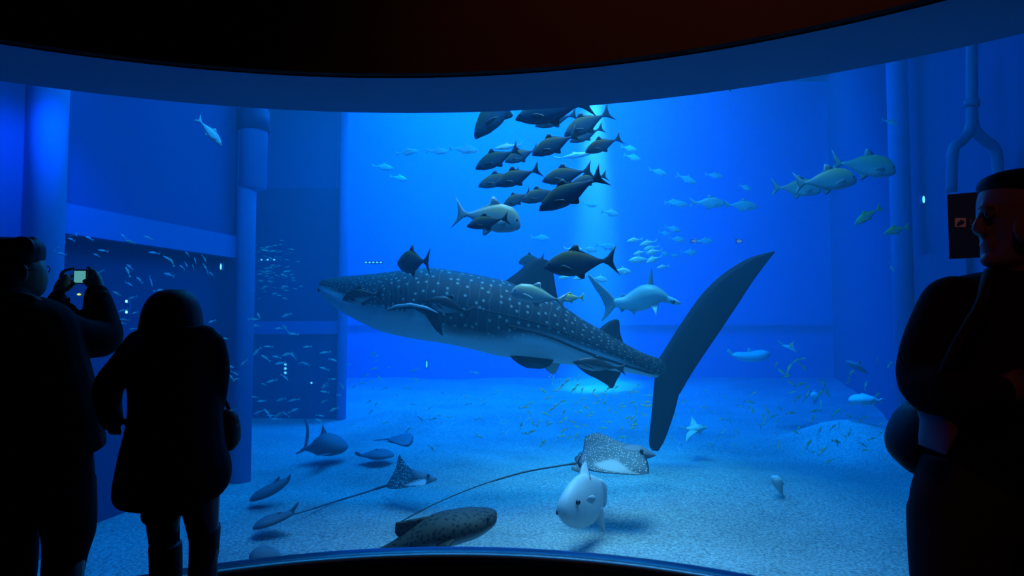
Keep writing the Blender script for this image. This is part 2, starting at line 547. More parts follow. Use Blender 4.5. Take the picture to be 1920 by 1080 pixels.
# ---------------------------------------------------------------- the whale shark
m_ws, nt, out = new_mat('whale_shark_skin')
b = principled(nt, out, (0.03, 0.05, 0.07), 0.6, 0.25)
L = nt.links.new
uv = node(nt, 'ShaderNodeUVMap', uv_map='pattern')
at = node(nt, 'ShaderNodeAttribute', attribute_name='pale')
vo = node(nt, 'ShaderNodeTexVoronoi', voronoi_dimensions='2D'); vo.inputs['Scale'].default_value = 1.0; vo.inputs['Randomness'].default_value = 0.8
rs = nt.nodes.new('ShaderNodeValToRGB'); rs.color_ramp.elements[0].position = 0.08; rs.color_ramp.elements[1].position = 0.19
rs.color_ramp.elements[0].color = (1, 1, 1, 1); rs.color_ramp.elements[1].color = (0, 0, 0, 1)
sx = nt.nodes.new('ShaderNodeSeparateXYZ')
nz = node(nt, 'ShaderNodeTexNoise', noise_dimensions='2D'); nz.inputs['Scale'].default_value = 0.6
wv = node(nt, 'ShaderNodeMath', operation='MULTIPLY_ADD'); wv.inputs[1].default_value = 0.8
fr = node(nt, 'ShaderNodeMath', operation='FRACT')
ln = nt.nodes.new('ShaderNodeValToRGB'); ln.color_ramp.elements[0].position = 0.0; ln.color_ramp.elements[1].position = 0.12
ln.color_ramp.elements[0].color = (0.55, 0.55, 0.55, 1); ln.color_ramp.elements[1].color = (0, 0, 0, 1)
mxl = node(nt, 'ShaderNodeMath', operation='MAXIMUM')
L(uv.outputs[0], vo.inputs['Vector']); L(vo.outputs['Distance'], rs.inputs[0])
L(uv.outputs[0], sx.inputs[0]); L(uv.outputs[0], nz.inputs['Vector'])
L(nz.outputs[0], wv.inputs[0]); L(sx.outputs[0], wv.inputs[2]); L(wv.outputs[0], fr.inputs[0]); L(fr.outputs[0], ln.inputs[0])
lm = node(nt, 'ShaderNodeMath', operation='MULTIPLY'); L(ln.outputs[0], lm.inputs[0]); L(nz.outputs[0], lm.inputs[1])
L(rs.outputs[0], mxl.inputs[0]); L(lm.outputs[0], mxl.inputs[1])
m1 = node(nt, 'ShaderNodeMix', data_type='RGBA'); m1.inputs[6].default_value = (0.012, 0.024, 0.034, 1); m1.inputs[7].default_value = (0.30, 0.33, 0.28, 1)
m2 = node(nt, 'ShaderNodeMix', data_type='RGBA'); m2.inputs[7].default_value = (0.62, 0.72, 0.78, 1)
L(mxl.outputs[0], m1.inputs[0]); L(m1.outputs[2], m2.inputs[6]); L(at.outputs['Fac'], m2.inputs[0]); L(m2.outputs[2], b.inputs['Base Color'])
m_wsfin = noisy('whale_shark_fin', (0.006, 0.011, 0.018), (0.014, 0.021, 0.030), 9, 0.6, 0.25)
m_wspale = noisy('whale_shark_pale', (0.40, 0.44, 0.45), (0.5, 0.54, 0.54), 6, 0.6, 0.25)

WD = 7.5
WS = [  # top px, bottom px, half width px, spot density per metre, border of the pale belly
    (600, 535, 600, 541, 4, 22, .40), (603, 527, 603, 551, 22, 22, .40), (608, 524, 608, 557, 32, 22, .40), (622, 521, 622, 569, 46, 22, .42),
    (645, 518, 645, 586, 58, 21, .46), (680, 515, 680, 605, 68, 19, .58), (720, 511, 720, 622, 76, 16, .61),
    (765, 505, 760, 632, 80, 11, .56), (805, 502, 800, 639, 80, 9.5, .62), (850, 507, 845, 646, 78, 9, .80),
    (900, 516, 890, 656, 74, 9, .78), (950, 527, 938, 668, 68, 9, .72), (1000, 545, 985, 674, 60, 9, .62),
    (1045, 566, 1028, 679, 52, 9.5, .57), (1090, 597, 1070, 684, 42, 10, .55), (1130, 620, 1110, 690, 33, 11, .55),
    (1170, 643, 1155, 696, 24, 12, .60), (1205, 661, 1195, 702, 16, 13, .72), (1235, 672, 1228, 708, 10, 13, .85), (1254, 682, 1250, 704, 4, 13, .9)]
WSF = catmull(WS, 4)
whale = at_root('whale_shark', P(900, 590, WD), 'huge white-spotted whale shark gliding across the tank', 'shark')
rows = px_body(None, [(t, u, v, w, WD, h * WD / FPX) for t, u, v, w, h, q, f in WSF], 32)
bm = bmesh.new()
NR = 32
pale_l = bm.verts.layers.float.new('pale')
off = 8                                    # the seam runs along the far side
rows = [r[off:] + r[:off] for r in rows]
vr = rings(bm, rows)
uvl = bm.loops.layers.uv.new('pattern')
coord = {}
uacc = 0.0
for i, row in enumerate(vr):
    s = WSF[i]
    cen = sum((v.co for v in row), Vector()) / NR
    if i:
        uacc += (cen - pcen).length * s[5]
    pcen = cen
    hh = math.hypot(s[0] - s[2], s[1] - s[3]) / 2 * WD / FPX
    for k, v in enumerate(row):
        ang = 2 * math.pi * (k + off) / NR
        frac = (1 - math.cos(ang)) / 2
        e = min(max((frac - s[6]) / 0.16 + 0.5, 0), 1)
        v[pale_l] = e * e * (3 - 2 * e)
        coord[v] = (i, k)
        v.tag = False
us = []
uacc = 0.0
for i, row in enumerate(vr):
    cen = sum((v.co for v in row), Vector()) / NR
    if i:
        uacc += (cen - pcen).length * WSF[i][5]
    pcen = cen
    us.append(uacc)
for f in bm.faces:
    ks = [coord[l.vert][1] for l in f.loops]
    wrap = max(ks) - min(ks) > NR / 2
    for l in f.loops:
        i, k = coord[l.vert]
        if wrap and k < NR / 2:
            k += NR
        girth = 0.55 * WSF[i][5]
        l[uvl].uv = (us[i], (k - NR / 2) / NR * 2 * math.pi * girth * 0.75)
link_at('body', bm, m_ws, whale)


def ws_side(x, frac, push=0.0):
    """Point on the near flank at photo column x, frac of the height down from the back."""
    for s0, s1 in zip(WSF, WSF[1:]):
        if s0[0] <= x <= s1[0]:
            t = (x - s0[0]) / max(1e-6, s1[0] - s0[0])
            s = [a + (c - a) * t for a, c in zip(s0, s1)]
            break
    T, B = P(s[0], s[1], WD), P(s[2], s[3], WD)
    ang = math.acos(1 - 2 * frac)
    return (T + B) / 2 + math.cos(ang) * (T - B) / 2 - FWD * (math.sin(ang) * s[4] * WD / FPX + push)


bm = bmesh.new(); px_wing(bm, [(942, 530, 1050, 580, WD), (968, 512, 1043, 545, WD), (985, 497, 1039, 520, WD), (998, 487, 1036, 505, WD), (1012, 484, 1028, 488, WD)], 0.05)
link_at('dorsal_fin', bm, m_wsfin, whale)
bm = bmesh.new(); px_wing(bm, [(1118, 622, 1172, 650, WD), (1135, 607, 1163, 625, WD), (1147, 600, 1162, 612, WD), (1155, 598, 1161, 601, WD)], 0.03)
link_at('second_dorsal_fin', bm, m_wsfin, whale)
bm = bmesh.new(); px_wing(bm, [(1222, 690, 1266, 748, WD), (1238, 668, 1276, 736, WD), (1255, 641, 1291, 710, 7.48), (1280, 602, 1314, 674, 7.45), (1315, 553, 1348, 624, 7.42), (1355, 514, 1380, 576, 7.38), (1400, 486, 1410, 530, 7.34), (1430, 476, 1434, 497, 7.31), (1452, 471, 1453, 473, 7.3)], 0.05)
px_wing(bm, [(1240, 672, 1285, 722, WD), (1229, 700, 1274, 738, WD), (1225, 735, 1265, 772, 7.49), (1222, 770, 1255, 802, 7.47), (1218, 810, 1245, 828, 7.45), (1217, 832, 1238, 840, 7.44), (1222, 844, 1234, 846, 7.44)], 0.045)
link_at('tail_fin', bm, m_wsfin, whale)
bm = bmesh.new(); px_wing(bm, [(948, 655, 1042, 668, 7.35), (958, 670, 1034, 682, 7.33), (972, 682, 1026, 688, 7.30), (988, 690, 1014, 692, 7.28)], 0.03)
link_at('pelvic_fin', bm, m_wsfin, whale)
bm = bmesh.new(); px_wing(bm, [(1008, 668, 1054, 672, 7.62), (1018, 685, 1050, 683, 7.64), (1028, 697, 1046, 692, 7.66), (1036, 702, 1043, 699, 7.68)], 0.02)
tag(link_at('pelvic_fin', bm, m_wspale, whale), 'pale far pelvic fin')
bm = bmesh.new(); px_wing(bm, [(1066, 672, 1166, 688, 7.5), (1095, 698, 1164, 700, 7.5), (1120, 711, 1157, 712, 7.48), (1138, 722, 1152, 723, 7.47), (1143, 728, 1149, 728, 7.47)], 0.025)
link_at('anal_fin', bm, m_wsfin, whale)
pf = [(P(718, 584, 7.06), P(724, 589, 7.10), .012), (P(742, 574, 6.98), P(748, 580, 7.06), .016), (P(770, 571, 6.92), P(774, 579, 7.02), .02), (P(800, 577, 6.86), P(797, 590, 6.95), .025),
      (P(820, 586, 6.82), P(806, 604, 6.88), .02), (P(828, 606, 6.78), P(816, 618, 6.82), .014), (P(830, 628, 6.76), P(828, 629, 6.76), .006)]
bm = bmesh.new(); wing(bm, pf, UPV)
pfin = link_at('pectoral_fin', bm, m_wsfin, whale)
bm = bmesh.new(); tube(bm, [q[0] - FWD * 0.01 for q in pf[:5]], [.006, .014, .018, .014, .006], 8)
bmesh.ops.translate(bm, verts=bm.verts[:], vec=-whale.location)
tag(link('fin_edge', bm, m_wspale, pfin), 'pale leading edge')
bm = bmesh.new(); ball(bm, ws_side(607, .62, -0.005), .022, 10); link_at('eye', bm, M_EYE, whale)
for gx in (738, 747, 756, 765, 774):
    bm = bmesh.new(); tube(bm, [ws_side(gx + 3 * math.sin(q * 3), .22 + .38 * q, -0.002) for q in [i / 8 for i in range(9)]], [.003, .010, .011, .011, .011, .011, .011, .010, .003], 6)
    link_at('gill_slit', bm, m_wsfin, whale)
for k, (y0, y1) in enumerate(((.44, .40),)):
    bm = bmesh.new(); tube(bm, [ws_side(800 + i * 20, (y0 + (y1 - y0) * i / 20), 0.0) for i in range(21)], [.003] + [.007] * 19 + [.003], 6)
    link_at('side_ridge', bm, m_wsfin, whale)
bm = bmesh.new(); tube(bm, [ws_side(960 + i * 13.6, .55 + .25 * (i / 20) ** 2, -0.002) for i in range(21)], [.006] + [.016] * 19 + [.008], 6)
link_at('side_ridge', bm, m_wsfin, whale)

# ---------------------------------------------------------------- jacks, trevallies and other single fish
KINDS['jack'] = (make_fish('jack', OVAL, M_JACK, M_JACKFIN), False)
KINDS['trevally'] = (make_fish('trevally', STEEP, M_GT, M_GTFIN, 0.20, True, 1.25, 0.24), False)
KINDS['silver_fish'] = (make_fish('silver_fish', OVAL, M_SILVER, M_SILVERFIN, 0.17), False)
KINDS['yellowtail_fish'] = (make_fish('yellowtail_fish', OVAL, M_YELLOW, M_YELLOWFIN, 0.19), False)
KINDS['pilot_fish'] = (make_fish('pilot_fish', OVAL, M_DARK, M_DARKFIN, 0.16), False)
KINDS['pale_fish'] = (make_fish('pale_fish', OVAL, M_SILVER, M_SILVERFIN, 0.17), False)
GJ = 'dark jacks in the shoal under the light shaft'
for lab, nose, tail, d, dd, hz in (
    ('dark jack diving steeply head-down at the left end of the shoal, under the soffit', (889, 259), (972, 163), 5.6, .05, 1.0),
    ('largest dark jack at the top of the shoal, back touching the soffit edge', (966, 222), (1088, 197), 5.2, .05, 1.0),
    ('dark jack tucked directly beneath the big one at the top of the shoal', (1003, 236), (1070, 217), 6.0, .05, .95),
    ('yellow-backed jack nosing up to the bright light shaft at the shoal top', (1057, 254), (1132, 216), 5.8, .0, 1.05),
    ('dark jack half hidden under the yellow-backed one by the bright shaft', (1068, 266), (1122, 243), 6.3, .0, .95),
    ('dark jack in mid shoal, its big sickle tail crossing the one above', (997, 290), (1071, 257), 5.4, .0, 1.05),
    ('dark jack alone on the right of the shoal, in front of the bright shaft', (1097, 285), (1155, 262), 5.9, .0, 1.05),
    ('dark jack with lifted tail, leftmost in the shoal row above the long pair', (891, 316), (961, 284), 5.6, .0, 1.02),
    ('yellowish jack peeking out behind the tail of the leftmost of its row', (946, 303), (1000, 283), 6.2, .0, 1.1),
    ('front jack of the overlapping pair on the left of the shoal', (896, 349), (964, 328), 6.3, .0, .95),
    ('rear jack of the overlapping pair on the left of the shoal', (928, 347), (1000, 321), 5.5, .0, 1.05),
    ('dark jack just above the largest one at the lower right of the shoal', (1016, 339), (1096, 321), 5.6, .0, 1.02),
    ('yellow-edged jack almost hidden behind the back of the lower right big one', (1070, 345), (1128, 331), 6.2, .0, .9),
    ('largest dark jack at the lower right of the shoal, tail in the light shaft', (1010, 393), (1113, 338), 4.9, .05, .95),
    ('dark jack swimming nose to tail behind the trevally head, against the big lower jack', (977, 377), (1040, 358), 6.0, .0, 1.05),
    ('small dark jack at the lower end of the shoal, touching the trevally back', (943, 386), (988, 364), 6.1, .0, 1.1),
    ('dark jack crossing in front of the big silver trevally below the shoal', (875, 424), (942, 411), 5.4, .0, .95),
):
    fish('jack', lab, 'fish', nose, tail, d, dd, hz, GJ)
fish('trevally', 'big silver trevally heading right below the shoal, a dark jack crossing it', 'fish', (977, 418), (872, 402), 5.9, 0, 1.12)
fish('silver_fish', 'brightly lit white fish glinting in the middle of the shoal', 'fish', (1108, 288), (1050, 296), 8.8, 0, .55)
fish('silver_fish', 'pale fish showing above the leftmost jacks of the shoal', 'fish', (926, 279), (972, 272), 7.6, 0, .7)

# around the whale shark
fish('jack', 'large dark jack passing the tip of the whale shark dorsal fin', 'fish', (1020, 500), (1135, 489), 5.4, 0, 1.12)
fish('jack', 'dark jack seen from behind, hovering on the whale shark head', 'fish', (746, 494), (796, 490), 6.2, .42, 1.1)
fish('jack', 'brownish jack half hidden behind the whale shark dorsal fin tip', 'fish', (972, 492), (1014, 486), 8.2, 0, 1.4)
fish('trevally', 'silver fish with a yellow snout against the whale shark dorsal fin', 'fish', (958, 545), (1046, 562), 6.2, 0, .82)
fish('yellowtail_fish', 'small yellow-tailed fish just behind the whale shark dorsal fin', 'fish', (1047, 560), (1088, 558), 6.6, 0, 1.2)
fish('pilot_fish', 'dark fish with a white belly beside the whale shark eye', 'fish', (642, 560), (706, 552), 6.3, 0, 1.45)
fish('pilot_fish', 'dark arched fish above the whale shark pectoral fin', 'fish', (803, 562), (872, 584), 6.35, 0, 1.35)
fish('pilot_fish', 'dark fish with a pale flank under the whale shark tail stem', 'fish', (1074, 678), (1158, 690), 6.9, 0, .95)

# far silver fish, upper left of the shoal
GS = 'silver fish in file left of the shoal'
for lab, nose, tail, d in (
    ('first of three silver fish in file left of the shoal, nearest the jacks', (897, 283), (850, 279), 8.6),
    ('middle one of three silver fish in file left of the shoal', (842, 285), (805, 283), 8.8),
    ('last and slimmest of three silver fish in file left of the shoal', (785, 283), (748, 288), 9.0)):
    fish('silver_fish', lab, 'fish', nose, tail, d, 0, 1.0, GS)
fish('pale_fish', 'faint blue fish below the tail end of the silver file', 'fish', (738, 316), (703, 312), 11.5)
fish('pale_fish', 'very faint fish lowest left of the shoal in open water', 'fish', (764, 337), (735, 332), 13)
fish('pale_fish', 'tiny faint fish high in the water under the soffit, left of centre', 'fish', (726, 206), (702, 202), 13)
fish('pale_fish', 'pale blue fish diving before the far left window wall', 'fish', (416, 273), (377, 229), 5.6, 0.1, .95)

# right side
GR = 'big trevallies in the upper right water'
for lab, nose, tail, d in (
    ('rightmost and highest of the three big silver trevallies beside the tank column', (1680, 318), (1578, 306), 6.6),
    ('middle one of the three big silver trevallies on the right, brightest back', (1606, 334), (1508, 343), 6.3),
    ('rearmost of the three big silver trevallies on the right', (1540, 354), (1462, 352), 7.2)):
    fish('trevally', lab, 'fish', nose, tail, d, 0, .92, GR)
fish('yellowtail_fish', 'greenish fish pointing down under the three big trevallies', 'fish', (1602, 421), (1645, 393), 7.4, 0, 1.0)
fish('yellowtail_fish', 'greenish fish with a thin tail near the dark sign', 'fish', (1657, 438), (1697, 427), 7.4, 0, 1.1)
fish('pale_fish', 'small bright blue fish above the big trevallies by the column', 'fish', (1684, 232), (1658, 226), 9)
fish('pale_fish', 'small blue fish slanting down near the man in the sweater', 'fish', (1678, 510), (1668, 496), 9)
GM = 'ghostly trevallies in the hazy water right of the light shaft'
for k, (lab, nose, tail, d, hz) in enumerate((
    ('outlined trevally at the left of the close pair, high above the shark tail tip', (1362, 381), (1304, 380), 9.5, 1.0),
    ('outlined trevally at the right of the close pair, high above the shark tail tip', (1422, 388), (1368, 384), 9.5, 1.0),
    ('pale oval fish nearest the light shaft, level with the lower jacks', (1252, 328), (1221, 319), 11, 1.0),
    ('pale fish slanting down, second from the light shaft in its row', (1307, 344), (1274, 330), 11.5, 1.05),
    ('very faint oval fish, third from the light shaft in its row', (1356, 331), (1326, 327), 13, 1.0),
    ('outlined fish in front of the pair with its twin behind', (1290, 384), (1259, 382), 10.6, 1.1),
    ('faint twin just behind the outlined fish left of the pair', (1276, 378), (1250, 380), 12.8, 1.1),
    ('ghostly fish beside the shaft, upper one of two right of the lone jack', (1194, 281), (1168, 276), 12, 1.1),
    ('ghostly fish beside the shaft, lower one of two right of the lone jack', (1202, 299), (1174, 292), 12, 1.1),
    ('pale outlined fish right in the shaft below the big jack tail', (1162, 403), (1132, 397), 10.5, 1.1),
    ('faint fish on the shaft edge under the big jack', (1120, 386), (1096, 382), 12, 1.1),
    ('pale fish at the top of the loose trio above the bright cluster', (1277, 434), (1250, 426), 11.5, 1.1),
    ('pale fish at the bottom of the loose trio above the bright cluster', (1285, 451), (1258, 448), 11, 1.2),
    ('dim fish at the left of the loose trio above the bright cluster', (1258, 440), (1238, 436), 12.5, 1.2),
    ('lone pale oval fish right of the bright cluster', (1308, 474), (1281, 473), 11.5, 1.15),
    ('small dim greenish fish right beside the bright cluster', (1273, 481), (1257, 478), 11.5, 1.3),
    ('dim greenish fish overlapping the edge of the bright cluster', (1254, 480), (1239, 472), 11.5, 1.3),
    ('faint fish beside the small red glow', (1338, 452), (1308, 452), 13, 1.1),
    ('pale outlined fish right under the tail of the jack passing the dorsal fin', (1184, 510), (1152, 508), 9.5, 1.15),
    ('pale fish below the belly of the jack passing the dorsal fin', (1140, 526), (1112, 522), 10, 1.2),
    ('faint fish above the tail of the jack passing the dorsal fin', (1157, 464), (1122, 460), 12.2, 1.1),
    ('bright outlined fish above the back of the jack passing the dorsal fin', (1094, 469), (1062, 467), 9.5, 1.1),
    ('faint fish above the dorsal lobe of the jack passing the dorsal fin', (1120, 470), (1094, 466), 10.5, 1.2),
    ('faint lone fish between the silver trevally and the dorsal fin', (1030, 447), (1000, 446), 12, 1.1),
    ('dim blue fish before the light streak above the outlined pair', (1410, 356), (1388, 348), 12, 1.1),
)):
    fish('pale_fish', lab, 'fish', nose, tail, d, 0, hz, GM)
GC = 'bright silver fish in the tight cluster above the hammerhead'
for lab, nose, tail, d in (
    ('top left silver fish of the tight cluster above the hammerhead', (1175, 453), (1201, 449), 9.6),
    ('second silver fish in the top row of the tight cluster', (1199, 460), (1228, 453), 9.6),
    ('silver fish at the left of the middle row of the tight cluster', (1187, 478), (1210, 472), 9.4),
    ('silver fish at the right of the middle row of the tight cluster', (1210, 476), (1238, 470), 9.5),
    ('long dim silver fish at the bottom left of the tight cluster', (1178, 489), (1216, 486), 9.8),
    ('silver fish at the bottom right of the tight cluster', (1211, 493), (1238, 482), 9.4),
    ('silver fish trailing alone just under the tight cluster', (1231, 503), (1252, 499), 9.2),
    ('silver fish in the middle of the tight cluster, tail upright', (1206, 468), (1232, 463), 9.9)):
    fish('silver_fish', lab, 'fish', nose, tail, d, 0, 1.05, GC)
for lab, nose, tail, d in (
    ('bright silver fish under the belly of the jack, nearest the whale shark fin', (1046, 522), (1070, 520), 9.0),
    ('bright silver fish under the belly of the jack, nearest its anal fin', (1074, 524), (1098, 519), 9.1)):
    fish('silver_fish', lab, 'fish', nose, tail, d, 0, 1.0, 'bright silver fish under the dorsal jack')
GT = 'fish tails hanging below the soffit edge'
for lab, nose, tail, d in (
    ('dark fish tail dipping below the soffit, leftmost of three', (1148, 145), (1160, 172), 5.6),
    ('dark fish tail dipping below the soffit, middle one of three', (1280, 120), (1292, 160), 5.6),
    ('dark fish hanging below the soffit, rightmost of three', (1369, 172), (1368, 110), 5.6)):
    fish('jack', lab, 'fish', nose, tail, d, 0, .6, GT)

# ---------------------------------------------------------------- hammerhead
m_ham = skin_mat('hammerhead_skin', (0.24, 0.26, 0.27), (0.32, 0.34, 0.35), (0.52, 0.54, 0.54), -0.12, 0.16)
m_hamfin = plain('hammerhead_fin', (0.18, 0.21, 0.23))
HD = 9.0
ham = at_root('hammerhead_shark', P(1195, 560, HD), 'grey hammerhead shark with an upright dorsal fin behind the whale shark', 'shark')
HS = [(1150, 562, 1150, 572, 9.0, .02), (1157, 559, 1156, 576, 9.0, .05), (1170, 556, 1169, 580, 9.0, .08), (1185, 545, 1182, 583, 9.0, .12), (1200, 536, 1197, 584, 8.98, .15),
      (1214, 533, 1212, 580, 8.96, .17), (1228, 535, 1226, 574, 8.93, .16), (1240, 542, 1237, 568, 8.90, .15), (1249, 550, 1246, 566, 8.87, .13), (1254, 555, 1250, 568, 8.86, .1)]
bm = bmesh.new(); rings(bm, px_body(None, catmull(HS, 3), 18)); link_at('body', bm, m_ham, ham)
bm = bmesh.new()
hd = [(1247, 553, 1247, 568, 8.86, .14), (1254, 556, 1253, 569, 8.85, .34), (1261, 561, 1260, 571, 8.84, .38), (1266, 565, 1265, 572, 8.83, .34), (1268, 568, 1268, 571, 8.83, .2)]
rings(bm, px_body(None, catmull(hd, 3), 18)); link_at('hammer_head', bm, m_ham, ham)
for s in (-1, 1):
    bm = bmesh.new(); ball(bm, P(1262, 566, 8.84 + .37 * s), .03, 8); link_at('eye', bm, M_EYE, ham)
bm = bmesh.new(); px_wing(bm, [(1226, 540, 1208, 542, 8.96), (1224, 522, 1215, 526, 8.96), (1223, 508, 1219, 511, 8.96), (1221, 500, 1220.5, 501, 8.96)], .03); link_at('dorsal_fin', bm, m_hamfin, ham)
bm = bmesh.new(); px_wing(bm, [(1176, 555, 1160, 560, 9.0), (1172, 552, 1163, 556, 9.0), (1169, 550, 1165, 553, 9.0)], .02); link_at('second_dorsal_fin', bm, m_hamfin, ham)
bm = bmesh.new(); px_wing(bm, [(1160, 568, 1138, 580, 9.0), (1152, 558, 1134, 574, 9.0), (1140, 546, 1126, 556, 8.98), (1122, 530, 1115, 540, 8.96), (1104, 514, 1102, 517, 8.95)], .025)
px_wing(bm, [(1158, 572, 1134, 575, 9.0), (1150, 580, 1134, 584, 8.99), (1142, 590, 1131, 593, 8.98), (1130, 602, 1127, 602, 8.97)], .025); link_at('tail_fin', bm, m_hamfin, ham)
bm = bmesh.new(); px_wing(bm, [(1236, 572, 1219, 574, 8.82), (1233, 580, 1224, 578, 8.74), (1231, 590, 1228, 586, 8.64), (1231, 592, 1230, 591, 8.62)], .015); link_at('pectoral_fin', bm, m_ham, ham)
bm = bmesh.new(); px_wing(bm, [(1236, 570, 1222, 572, 9.05), (1232, 574, 1224, 576, 9.2), (1230, 580, 1226, 582, 9.35)], .015); link_at('pectoral_fin', bm, m_ham, ham)
bm = bmesh.new(); px_wing(bm, [(1194, 580, 1178, 581, 8.95), (1192, 584, 1184, 585, 8.93), (1191, 591, 1188, 590, 8.9)], .015); link_at('pelvic_fin', bm, m_hamfin, ham)
bm = bmesh.new(); px_wing(bm, [(1173, 578, 1161, 578, 9.0), (1170, 583, 1164, 583, 9.0), (1165, 586, 1163, 586, 9.0)], .012); link_at('anal_fin', bm, m_hamfin, ham)

# ---------------------------------------------------------------- spotted eagle rays
def spotted(name, base, spot_c, belly, scale, thr, coord='Object', dark=False):
    m, nt, out = new_mat(name)
    b = principled(nt, out, base, 0.55, 0.3)
    L = nt.links.new
    tc = nt.nodes.new('ShaderNodeTexCoord')
    vo = node(nt, 'ShaderNodeTexVoronoi'); vo.inputs['Scale'].default_value = scale; vo.inputs['Randomness'].default_value = 0.7
    rp = nt.nodes.new('ShaderNodeValToRGB'); rp.color_ramp.elements[0].position = thr; rp.color_ramp.elements[1].position = thr + 0.10
    rp.color_ramp.elements[0].color = (1, 1, 1, 1); rp.color_ramp.elements[1].color = (0, 0, 0, 1)
    at = node(nt, 'ShaderNodeAttribute', attribute_name='pale')
    m1 = node(nt, 'ShaderNodeMix', data_type='RGBA'); m1.inputs[6].default_value = (*base, 1); m1.inputs[7].default_value = (*spot_c, 1)
    m2 = node(nt, 'ShaderNodeMix', data_type='RGBA'); m2.inputs[7].default_value = (*belly, 1)
    L(tc.outputs[coord], vo.inputs['Vector']); L(vo.outputs['Distance'], rp.inputs[0]); L(rp.outputs[0], m1.inputs[0])
    L(m1.outputs[2], m2.inputs[6]); L(at.outputs['Fac'], m2.inputs[0]); L(m2.outputs[2], b.inputs['Base Color'])
    return m


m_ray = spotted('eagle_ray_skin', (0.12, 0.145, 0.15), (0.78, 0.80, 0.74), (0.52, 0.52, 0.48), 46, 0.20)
m_ray2 = spotted('dark_eagle_ray_skin', (0.05, 0.06, 0.06), (0.75, 0.78, 0.74), (0.66, 0.68, 0.66), 42, 0.24)
m_raytail = plain('ray_tail', (0.05, 0.055, 0.06))


def ray_disc(root, st, mat, up, pale_fn, k=14):
    """st: (LE px, TE px, depth, thickness); the wing disc as one closed surface; pale_fn(span, chord, top)."""
    bm = bmesh.new()
    lay = bm.verts.layers.float.new('pale')
    st = catmull(st, 4)
    rows, pal = [], []
    n = len(st)
    for i, (lx, ly, tx, ty, d, t) in enumerate(st):
        a, b = P(lx, ly, d), P(tx, ty, d)
        s = i / (n - 1)
        r, q = [], []
        for j in range(k + 1):
            c = j / k
            r.append(a + (b - a) * c + up * t * 1.9 * math.sqrt(c) * (1 - c)); q.append(pale_fn(s, c, True))
        for j in range(k - 1, 0, -1):
            c = j / k
            r.append(a + (b - a) * c - up * t * 0.8 * math.sqrt(c) * (1 - c)); q.append(pale_fn(s, c, False))
        rows.append(r); pal.append(q)
    for row, q in zip(rings(bm, rows), pal):
        for v, x in zip(row, q):
            v[lay] = x
    return link_at('wing_disc', bm, mat, root)


RD = 6.6
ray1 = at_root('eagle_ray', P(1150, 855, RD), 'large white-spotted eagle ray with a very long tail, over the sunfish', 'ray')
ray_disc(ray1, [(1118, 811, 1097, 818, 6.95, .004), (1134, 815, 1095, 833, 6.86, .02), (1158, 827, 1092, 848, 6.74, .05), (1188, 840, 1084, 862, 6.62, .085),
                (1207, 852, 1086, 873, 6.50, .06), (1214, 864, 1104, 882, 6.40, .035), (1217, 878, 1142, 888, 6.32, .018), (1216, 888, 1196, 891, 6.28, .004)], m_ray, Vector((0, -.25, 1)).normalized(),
         lambda s, c, top: (max(0, min(1, (c - .42 - abs(s - .74) * .55) / .05)) * max(0, min(1, (s - .60) / .03)) * max(0, min(1, (.86 - c) / .05)) if top else 1.0))  # pale band on the wing top paints in a whitish glare
bm = bmesh.new()
rings(bm, px_body(None, catmull([(1160, 838, 1160, 862, 6.6, .06), (1180, 834, 1182, 862, 6.6, .10), (1198, 835, 1200, 862, 6.6, .11), (1210, 840, 1211, 860, 6.6, .09), (1218, 845, 1219, 858, 6.6, .06), (1228, 850, 1228, 855, 6.6, .03)], 3), 16))
link_at('head', bm, plain('eagle_ray_head', (0.17, 0.20, 0.22)), ray1)
for px, dpt in ((1203, 6.49),):
    bm = bmesh.new(); ball(bm, P(px, 846, dpt), .02, 8); link_at('eye', bm, M_EYE, ray1)
bm = bmesh.new(); tube(bm, [P(x, y, d) for x, y, d in catmull([(1096, 866, 6.6), (1078, 869, 6.6), (1040, 875, 6.55), (980, 886, 6.45), (900, 910, 6.25), (830, 938, 6.05), (785, 960, 5.95), (752, 978, 5.9)], 5)], [.022] * 3 + [.014] * 4 + [.009] * 12 + [.0055] * 16 + [.004], 6)
link_at('tail', bm, m_raytail, ray1)
bm = bmesh.new(); px_wing(bm, [(1096, 866, 1080, 866, 6.62), (1086, 858, 1077, 860, 6.66), (1082, 854, 1078, 857, 6.7)], .012, UPV); link_at('dorsal_fin', bm, m_raytail, ray1)
for s, pr in ((1, [(1100, 872, 1080, 870, 6.55), (1092, 882, 1072, 876, 6.48), (1086, 886, 1072, 881, 6.46)]), (-1, [(1100, 862, 1086, 862, 6.65), (1092, 850, 1083, 857, 6.75), (1090, 846, 1085, 850, 6.78)])):
    bm = bmesh.new(); px_wing(bm, pr, .012, UPV); link_at('pelvic_fin', bm, m_ray, ray1)

ray2 = at_root('eagle_ray', P(768, 895, 7.4), 'small dark eagle ray, one dotted wing raised like a sail, left of the other ray', 'ray')
ray_disc(ray2, [(749, 852, 747, 855, 7.75, .003), (757, 864, 743, 874, 7.65, .014), (768, 876, 736, 890, 7.55, .03), (785, 886, 726, 908, 7.42, .05), (797, 893, 727, 915, 7.30, .04),
                (800, 900, 745, 917, 7.2, .02), (799, 906, 770, 913, 7.12, .01), (796, 909, 784, 911, 7.08, .003)], m_ray2, Vector((0, -.3, 1)).normalized(),
         lambda s, c, top: (1.0 if not top else max(0, min(1, (s - .66) / .06)) * max(0, min(1, (.75 - c) / .1))))
bm = bmesh.new()
rings(bm, px_body(None, catmull([(772, 882, 774, 906, 7.35, .05), (786, 882, 786, 908, 7.33, .09), (798, 884, 797, 908, 7.32, .09), (808, 890, 807, 905, 7.31, .07), (819, 896, 819, 900, 7.3, .02)], 3), 16))
link_at('head', bm, plain('ray_head_grey', (0.22, 0.25, 0.27)), ray2)
